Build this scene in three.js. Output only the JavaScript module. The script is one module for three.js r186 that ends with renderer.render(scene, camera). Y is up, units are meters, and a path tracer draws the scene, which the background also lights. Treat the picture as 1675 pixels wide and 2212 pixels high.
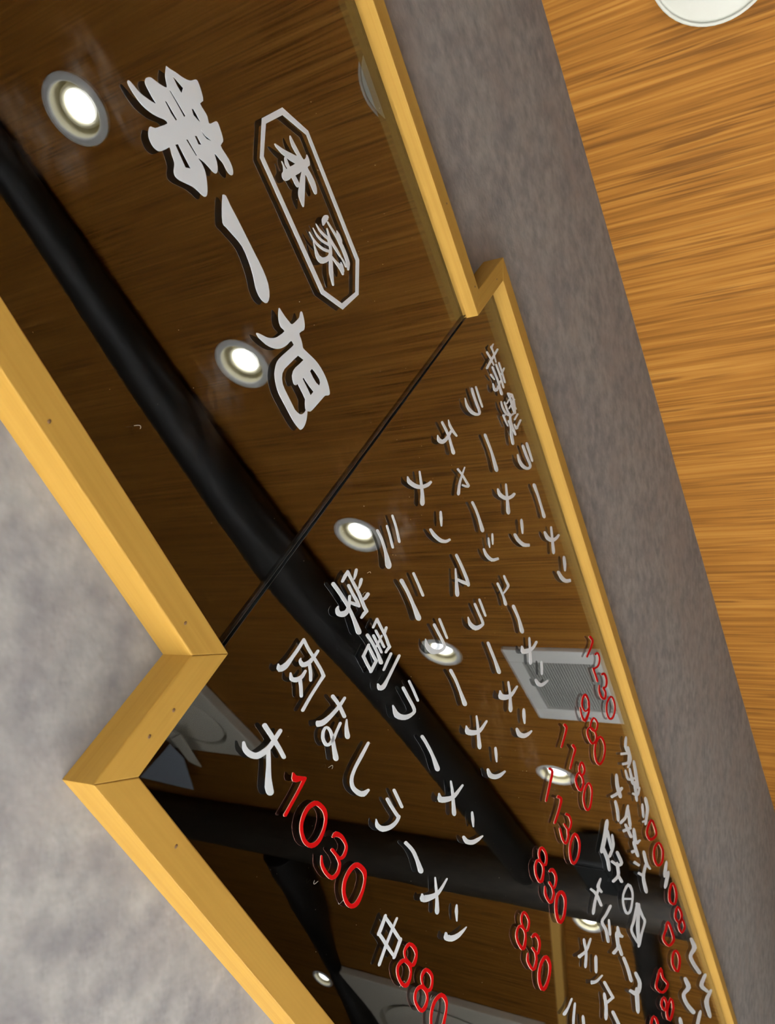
import * as THREE from 'three';
import { mergeGeometries } from 'three/addons/utils/BufferGeometryUtils.js';
import { RoundedBoxGeometry } from 'three/addons/geometries/RoundedBoxGeometry.js';

// ---------------------------------------------------------------- camera, light, exposure
const scene = new THREE.Scene();
scene.background = new THREE.Color(0, 0, 0);
const U = 0.4;                                   // metres per survey unit (camera stands one unit from the glass)
const EYE = 1.45;                                // camera height
const camera = new THREE.PerspectiveCamera(64.2595, 1675 / 2212, 0.02, 40);
camera.position.set(0, EYE, U);
camera.quaternion.setFromRotationMatrix(new THREE.Matrix4().makeBasis(
  new THREE.Vector3(0.359400, 0.387567, 0.848895), new THREE.Vector3(-0.796644, 0.601177, 0.062808), new THREE.Vector3(-0.485994, -0.698840, 0.524816)));
camera.focus = 0.75; camera.userData.fStop = 16;
const renderer = new THREE.WebGLRenderer();
renderer.toneMapping = THREE.LinearToneMapping;
renderer.toneMappingExposure = 1.02;
renderer.shadowMap.enabled = true;
const LAMP_COLOUR = [0.96, 1.0, 1.04];
const LAMP_POWER = 80;                           // candela of each downlight
const LAMP_ANGLE = 0.62, LAMP_BLEND = 0.6;

// ---------------------------------------------------------------- helpers
let seed = 7;
const rnd = () => { seed = (seed * 1664525 + 1013904223) % 4294967296; return seed / 4294967296; };
const taken = {};
const numbered = (n) => { const k = taken[n] ?? 0; taken[n] = k + 1; return k ? `${n}_${String(k).padStart(3, '0')}` : n; };
function shade(o) { o.traverse((m) => { if (m.isMesh) { m.castShadow = true; m.receiveShadow = true; } }); return o; }
function mesh(name, geometry, material, parent) {
  const m = new THREE.Mesh(geometry, material); m.name = parent ? name : numbered(name);
  m.castShadow = m.receiveShadow = true; (parent ?? scene).add(m); return m;
}
function part(name, parent, label) { const g = new THREE.Group(); g.name = name; if (label) g.userData.label = label; parent.add(g); return g; }
function thing(name, label, category, group) {
  const g = new THREE.Group(); g.name = numbered(name); g.userData = { label, category }; if (group) g.userData.group = group;
  scene.add(g); return g;
}
function structure(o, label, category) { o.userData = { kind: 'structure', label, category }; return o; }
const box = (x0, x1, y0, y1, z0, z1) => new THREE.BoxGeometry(x1 - x0, y1 - y0, z1 - z0).translate((x0 + x1) / 2, (y0 + y1) / 2, (z0 + z1) / 2);
function lathe(points, segments = 48) {          // [radius, z] pairs turned about the z axis
  return new THREE.LatheGeometry(points.map(([r, z]) => new THREE.Vector2(r, z)), segments).rotateX(Math.PI / 2);
}
function worldUV(g) {                             // uv in metres, by the way each face points
  const p = g.attributes.position, n = g.attributes.normal, u = g.attributes.uv;
  for (let k = 0; k < u.count; k++) { const ax = Math.abs(n.getX(k)), ay = Math.abs(n.getY(k)); u.setXY(k, ax > 0.7 ? p.getZ(k) : p.getX(k), ay > 0.7 ? p.getZ(k) : p.getY(k)); }
  return g;
}
// value noise
const hash = (x, y, s) => { let h = (x * 374761393 + y * 668265263 + s * 2147483647) | 0; h = Math.imul(h ^ (h >>> 13), 1274126177); return ((h ^ (h >>> 16)) >>> 0) / 4294967296; };
function noise(x, y, s = 1) {
  const i = Math.floor(x), j = Math.floor(y), a = x - i, b = y - j, u = a * a * (3 - 2 * a), v = b * b * (3 - 2 * b);
  const p = hash(i, j, s), q = hash(i + 1, j, s), r = hash(i, j + 1, s), t = hash(i + 1, j + 1, s);
  return (p + (q - p) * u) * (1 - v) + (r + (t - r) * u) * v;
}
const fbm = (x, y, s, n = 4) => { let a = 0, w = 0.5, t = 0; for (let k = 0; k < n; k++) { a += w * noise(x, y, s + k); t += w; x *= 2.03; y *= 2.03; w *= 0.5; } return a / t; };
const toS = (c) => Math.round(255 * Math.min(1, Math.max(0, c <= 0.0031308 ? 12.92 * c : 1.055 * Math.pow(c, 1 / 2.4) - 0.055)));
function texture(w, h, f, srgb, mx, my) {        // f(u, v in 0..1) -> linear rgb or a number; mx, my metres per tile
  const d = new Uint8Array(w * h * 4);
  for (let j = 0; j < h; j++) for (let i = 0; i < w; i++) {
    const c = f(i / w, j / h), k = 4 * (j * w + i);
    if (typeof c === 'number') { d[k] = d[k + 1] = d[k + 2] = Math.round(255 * Math.min(1, Math.max(0, c))); }
    else { d[k] = toS(c[0]); d[k + 1] = toS(c[1]); d[k + 2] = toS(c[2]); }
    d[k + 3] = 255;
  }
  const t = new THREE.DataTexture(d, w, h, THREE.RGBAFormat);
  t.colorSpace = srgb ? THREE.SRGBColorSpace : THREE.NoColorSpace;
  t.magFilter = THREE.LinearFilter; t.minFilter = THREE.LinearMipmapLinearFilter; t.generateMipmaps = true;
  t.wrapS = t.wrapT = THREE.MirroredRepeatWrapping; t.repeat.set(1 / mx, 1 / my); t.needsUpdate = true; return t;
}
const mix3 = (a, b, t) => a.map((x, i) => x + (b[i] - x) * t);
const clamp = (x) => Math.min(1, Math.max(0, x));
const lin = (r, g, b) => new THREE.Color().setRGB(r, g, b);
const std = (o) => new THREE.MeshStandardMaterial(o);

// ---------------------------------------------------------------- materials
const grain = (u, v) => {                        // wood sheet of the ceiling: grain along v
  const x = u * 1.2, y = v * 2.4, wob = 0.006 * (fbm(x * 7, y * 1.6, 3) - 0.5);
  const a = fbm((x + wob) * 260, y * 4.5, 11, 2), b = fbm((x + wob) * 95, y * 2.4, 21, 3), c = noise((x + wob) * 520, y * 12, 31), e = fbm(x * 11, y * 2.2, 41, 3);
  const dark = clamp((fbm((x + wob) * 290, y * 6.5, 51, 2) - 0.57) * 6) * clamp((fbm(x * 20, y * 5, 57, 2) - 0.30) * 3);
  return [clamp(0.5 + 1.5 * (0.40 * (a - 0.5) + 0.40 * (b - 0.5) + 0.2 * (c - 0.5) + 0.16 * (e - 0.5))), dark];
};
const ceilingMap = texture(2048, 1024, (u, v) => {
  const [t, dark] = grain(u, v);
  let c = t < 0.5 ? mix3([0.1512, 0.05616, 0.00684], [0.2952, 0.1188, 0.01512], t * 2) : mix3([0.2952, 0.1188, 0.01512], [0.4104, 0.1872, 0.0324], t * 2 - 1);
  return mix3(c, [0.0864, 0.03024, 0.00504], 0.6 * dark);
}, true, 1.2, 2.4);
const phys = (o) => new THREE.MeshPhysicalMaterial(o);
const woodCeiling = phys({ map: ceilingMap, roughness: 0.7, specularIntensity: 0.3 });
const plasterMap = (dark, light, warm) => texture(1024, 1024, (u, v) => {
  const x = u * 1.6, y = v * 1.6;
  const a = fbm(x * 9, y * 9, 61), b = fbm(x * 60, y * 60, 71, 3), c = noise(x * 260, y * 260, 81), p = fbm(x * 14 + 3, y * 11, 91);
  const t = 0.5 + 0.45 * (a - 0.5) + 1.25 * (b - 0.5) + 0.25 * (c - 0.5);
  return mix3(mix3(dark, light, clamp(t)), warm, 0.5 * clamp((p - 0.5) * 3));
}, true, 1.6, 1.6);
const plasterBump = texture(512, 512, (u, v) => 0.5 + 0.5 * (fbm(u * 90, v * 90, 101, 3) - 0.5) + 0.3 * (noise(u * 220, v * 220, 111) - 0.5), false, 0.5, 0.5);
const plaster = std({ map: plasterMap([0.1535, 0.1429, 0.139], [0.2662, 0.2493, 0.2286], [0.2506, 0.2098, 0.1848]), bumpMap: plasterBump, bumpScale: 0.00045, roughness: 0.95 });
const railMap = texture(1024, 256, (u, v) => {   // pale softwood, grain along u
  const x = u * 1.2, y = v * 0.1;
  const t = 0.5 + 0.9 * (fbm(x * 3, y * 220, 121, 3) - 0.5) + 0.4 * (noise(x * 18, y * 700, 131) - 0.5);
  return mix3([0.2844, 0.1512, 0.02448], [0.3456, 0.1958, 0.036], clamp(t));
}, true, 1.2, 0.1);
const railWood = phys({ map: railMap, roughness: 0.6, specularIntensity: 0.35 });
const knotWood = std({ color: lin(0.12, 0.06, 0.02), roughness: 0.7 });
const SMEARS = [[-24, 372, 26, 22], [-44, 446, 24, 20], [-14, 452, 24, 18], [4, 392, 16, 16], [168, 474, 20, 16], [172, 414, 26, 18], [184, 378, 24, 20], [398, 540, 34, 46], [690, 556, 46, 34], [786, 606, 46, 26], [980, 700, 40, 24], [910, 590, 36, 40], [300, 520, 22, 30]];
const smear = texture(1536, 512, (u, v) => {     // wiped grease on the glass: hand-sized patches broken up by fine swirls (millimetres on the board)
  const x = u * 2450 - 100, y = v * 800 + 150; let m = 0;
  for (const [cx, cy, rx, ry] of SMEARS) { const d = Math.hypot((x - cx) / rx, (y - cy) / ry) + 0.9 * (fbm(x / 26, y / 22, 141) - 0.5); m = Math.max(m, clamp(1.5 - 1.3 * d)); }
  const w = fbm(x / 17 + 4 * fbm(x / 60, y / 60, 151), y / 9, 161, 3), s = fbm(x / 5, y / 3, 171, 2);
  return m * clamp((w - 0.3) * 2) * (0.35 + s);
}, false, 1, 1);
const blackMirror = new THREE.MeshPhysicalMaterial({ color: lin(0.098, 0.098, 0.098), metalness: 1, roughness: 0.012, clearcoat: 1, clearcoatMap: smear, clearcoatRoughness: 0.21 });
const clearGlass = new THREE.MeshPhysicalMaterial({ color: lin(1, 1, 1), transmission: 1, thickness: 0, roughness: 0, ior: 1.26, metalness: 0 });
const glassEdge = std({ color: lin(0.02, 0.022, 0.022), roughness: 0.2 });
const letterWhite = std({ color: lin(0.585, 0.62, 0.635), roughness: 0.6 });
const letterRed = phys({ color: lin(1, 1, 1), vertexColors: true, roughness: 0.8, specularIntensity: 0.05 });
const paintWhite = std({ color: lin(0.86, 0.85, 0.80), roughness: 0.45 });
const plasticCream = std({ color: lin(0.87, 0.82, 0.69), roughness: 0.4 });
const fittingCream = std({ color: lin(0.60, 0.59, 0.50), roughness: 0.4 });
const grilleGrey = std({ color: lin(0.45, 0.45, 0.41), roughness: 0.6 });
const logMap = texture(1024, 256, (u, v) => {
  const t = fbm(u * 22, v * 14, 181, 4), s = noise(u * 60, v * 90, 191);
  return mix3([0.006, 0.005, 0.004], [0.030, 0.025, 0.020], clamp(t * 0.9 + 0.4 * (s - 0.5)));
}, true, 1, 1);
const brownLog = std({ map: texture(1024, 256, (u, v) => mix3([0.016, 0.012, 0.008], [0.075, 0.058, 0.038], clamp(fbm(u * 30, v * 60, 183, 4) * 1.1 - 0.05)), true, 1, 1), roughness: 0.55 });
const blackLog = std({ map: logMap, roughness: 0.5 });
const cone = std({ color: lin(0.86, 0.79, 0.54), roughness: 0.5 });
const lampGlow = std({ color: lin(0.9, 0.88, 0.8), emissive: lin(...LAMP_COLOUR), emissiveIntensity: 13, roughness: 0.4 });
const blackPlastic = std({ color: lin(0.012, 0.014, 0.014), roughness: 0.6 });
const battenWood = std({ color: lin(0.78, 0.44, 0.10), roughness: 0.5 });
const deflector = std({ color: lin(0.55, 0.62, 0.72), roughness: 0.35 });
const floorMat = std({ map: texture(512, 512, (u, v) => mix3([0.17, 0.167, 0.16], [0.23, 0.227, 0.22], fbm(u * 12, v * 12, 201)), true, 2, 2), roughness: 0.7 });
const wallPaint = std({ color: lin(0.16, 0.13, 0.10), roughness: 0.9 });
const counterTop = std({ color: lin(0.82, 0.81, 0.79), roughness: 0.5 });
const counterBody = std({ color: lin(0.36, 0.24, 0.12), roughness: 0.6 });

// ---------------------------------------------------------------- the room
const SL = 0.16324, C0 = EYE + 3.624 * U, XR = 8.8 * U, YR = C0 + SL * XR;      // ceiling rises to the ridge at XR
const WALL_Z = -0.032 * U, X0 = -2.4, X1 = 7.6, Z1 = 4.4, WT = 0.12;
const nearY = (x) => C0 + SL * x, farY = (x) => YR - SL * (x - XR);
const ca = 1 / Math.hypot(1, SL), sa = SL * ca;
const nearBasis = new THREE.Matrix4().makeBasis(new THREE.Vector3(ca, sa, 0), new THREE.Vector3(0, 0, 1), new THREE.Vector3(sa, -ca, 0));
const farBasis = new THREE.Matrix4().makeBasis(new THREE.Vector3(ca, -sa, 0), new THREE.Vector3(0, 0, 1), new THREE.Vector3(-sa, -ca, 0));
function onNear(o, ux, uz) { o.position.set(ux * U, nearY(ux * U), uz * U); o.quaternion.setFromRotationMatrix(nearBasis); return o; }
function onFar(o, ux, uz) { o.position.set(ux * U, farY(ux * U), uz * U); o.quaternion.setFromRotationMatrix(farBasis); return o; }
const LAMPS_NEAR = [[-3.4, 2.45], [-1.8, 2.45], [-0.19, 2.46], [1.45, 2.46], [3.06, 2.43], [4.55, 2.37], [6.56, 1.96]];
const LAMPS_FAR = [[9.72, 2.46], [12.55, 7.62]];
const LAMP_HOLE = 0.060;

const floor = structure(mesh('floor', worldUV(box(X0 - WT, X1 + WT, -0.12, 0, WALL_Z - WT, Z1 + WT)), floorMat), 'pale tiled floor of the shop, out of view below', 'floor');
function gable(z0, z1, y0 = 0) {                  // a wall that follows both slopes
  const s = new THREE.Shape();
  s.moveTo(X0, y0); s.lineTo(X1, y0); s.lineTo(X1, farY(X1)); s.lineTo(XR, YR); s.lineTo(X0, nearY(X0)); s.closePath();
  return new THREE.ExtrudeGeometry(s, { depth: z1 - z0, bevelEnabled: false }).translate(0, 0, z0);
}
structure(mesh('wall_back', gable(WALL_Z - WT, WALL_Z), plaster), 'mottled grey plaster wall behind the framed boards', 'wall');
structure(mesh('wall_front', gable(Z1, Z1 + WT), wallPaint), 'brown wall across the room from the menu board', 'wall');
structure(mesh('wall_left', box(X0 - WT, X0, 0, nearY(X0) + 0.05, WALL_Z - WT, Z1 + WT), wallPaint), 'brown end wall on the low side of the ceiling', 'wall');
structure(mesh('wall_right', box(X1, X1 + WT, 0, farY(X1) + 0.05, WALL_Z - WT, Z1 + WT), wallPaint), 'brown end wall beyond the ridge beam', 'wall');

function slab(u0, u1, holes) {
  const s = new THREE.Shape(); s.moveTo(u0, WALL_Z - WT); s.lineTo(u1, WALL_Z - WT); s.lineTo(u1, Z1 + WT); s.lineTo(u0, Z1 + WT); s.closePath();
  for (const [u, z] of holes) { const p = new THREE.Path(); p.absarc(u, z, LAMP_HOLE, 0, 2 * Math.PI, true); s.holes.push(p); }
  return new THREE.ExtrudeGeometry(s, { depth: 0.03, bevelEnabled: false, curveSegments: 24 }).translate(0, 0, -0.03);
}
const ceiling = new THREE.Group(); ceiling.name = 'ceiling'; scene.add(ceiling);
structure(ceiling, 'brown wood grain ceiling rising to a ridge', 'ceiling');
{ // slope coordinates run along the slope from the foot at x = 0
  const n = mesh('ceiling_slope', slab((X0 - WT) / ca, XR / ca, LAMPS_NEAR.map(([x, z]) => [x * U / ca, z * U])), woodCeiling, ceiling);
  n.position.set(0, C0, 0); n.quaternion.setFromRotationMatrix(nearBasis);
  const f = mesh('ceiling_slope', slab(0, (X1 + WT - XR) / ca, LAMPS_FAR.map(([x, z]) => [(x * U - XR) / ca, z * U])), woodCeiling, ceiling);
  f.position.set(XR, YR, 0); f.quaternion.setFromRotationMatrix(farBasis);
}

// ---------------------------------------------------------------- wooden frame around both boards (millimetres from the eye's foot on the wall)
const MM = 0.001, ZF = 0.036 * U;
const at = (x, y) => new THREE.Vector2(x * MM, EYE + y * MM);
function plank(points, z0, z1, bevel = 0.0009) {
  const s = new THREE.Shape(points.map(([x, y]) => at(x, y)));
  return new THREE.ExtrudeGeometry(s, { depth: z1 - z0 - 2 * bevel, bevelEnabled: true, bevelThickness: bevel, bevelSize: bevel, bevelOffset: -bevel, bevelSegments: 2 }).translate(0, 0, z0 + bevel);
}
const L = -210, R = 2330, W = 23.4;
const frame = thing('board_frame', 'pale yellow softwood frame stepping around the two glossy menu boards', 'frame');
const RAILS = [
  [[L, 260.8], [281.6, 260.8], [304.8, 285.2], [L + W, 285.2]],
  [[281.6, 260.8], [281.6, 161.6], [304.8, 184.8], [304.8, 285.2]],
  [[281.6, 161.6], [R, 161.6], [R - W, 184.8], [304.8, 184.8]],
  [[R, 161.6], [R, 944.4], [R - W, 922.4], [R - W, 184.8]],
  [[R, 944.4], [288.8, 944.4], [310.4, 922.4], [R - W, 922.4]],
  [[288.8, 944.4], [288.8, 847.6], [310.4, 824], [310.4, 922.4]],
  [[288.8, 847.6], [L, 847.6], [L + W, 824], [310.4, 824]],
  [[L, 847.6], [L, 260.8], [L + W, 285.2], [L + W, 824]],
];
RAILS.forEach((p, i) => {
  const g = plank(p, WALL_Z, ZF);
  const uv = g.attributes.uv, pos = g.attributes.position, up = i % 2 === 1;
  for (let k = 0; k < uv.count; k++) uv.setXY(k, up ? pos.getY(k) : pos.getX(k), (up ? pos.getX(k) : pos.getY(k)) + pos.getZ(k) + 0.031 * i);
  mesh('frame_rail', g, railWood, frame);
});
for (const [x, y] of [[110, 268], [262, 270], [296, 228], [293, 205], [360, 176], [185, 838], [282, 840], [301, 905]]) {   // dark nail heads and knots on the faces
  mesh('nail_head', new THREE.SphereGeometry(0.0011, 10, 8).scale(1, 1.3, 0.35).translate(x * MM, EYE + y * MM, ZF), knotWood, frame);
}

// ---------------------------------------------------------------- the two boards: dark mirror, clear sheet, lettering on the sheet
const ZM = -0.0085 * U;
function board(o, outline) {
  mesh('mirror_back', (() => { const g = plank(outline, WALL_Z + 0.001, ZM, 0.0002); const u = g.attributes.uv, p = g.attributes.position; for (let k = 0; k < u.count; k++) u.setXY(k, (p.getX(k) + 0.1) / 2.45, (p.getY(k) - EYE - 0.15) / 0.8); return g; })(), blackMirror, o);
  mesh('clear_sheet', new THREE.ShapeGeometry(new THREE.Shape(outline.map(([x, y]) => at(x, y)))).translate(0, 0, -0.0001), clearGlass, o);
  return o;
}
const nameBoard = board(thing('name_board', 'glossy black board with the big white shop name and an octagon badge', 'sign board'),
  [[L + W + 0.6, 285.8], [304.2, 285.8], [306.6, 286.4], [306.6, 823.4], [L + W + 0.6, 823.4]]);
const menuBoard = board(thing('menu_board', 'tall glossy black menu board with white dish names and red prices', 'menu board'),
  [[305.4, 185.4], [R - W - 0.6, 185.4], [R - W - 0.6, 921.8], [311, 921.8], [311, 823.6], [309.8, 823.2], [309.8, 286], [305.4, 285.4]]);
mesh('sheet_edge', box(306.4 * MM, 306.8 * MM, EYE + 285.2 * MM, EYE + 824 * MM, ZM, -0.0002), glassEdge, nameBoard);
mesh('sheet_edge', box(309.6 * MM, 310.0 * MM, EYE + 285.2 * MM, EYE + 824 * MM, ZM, -0.0002), glassEdge, menuBoard);

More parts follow.
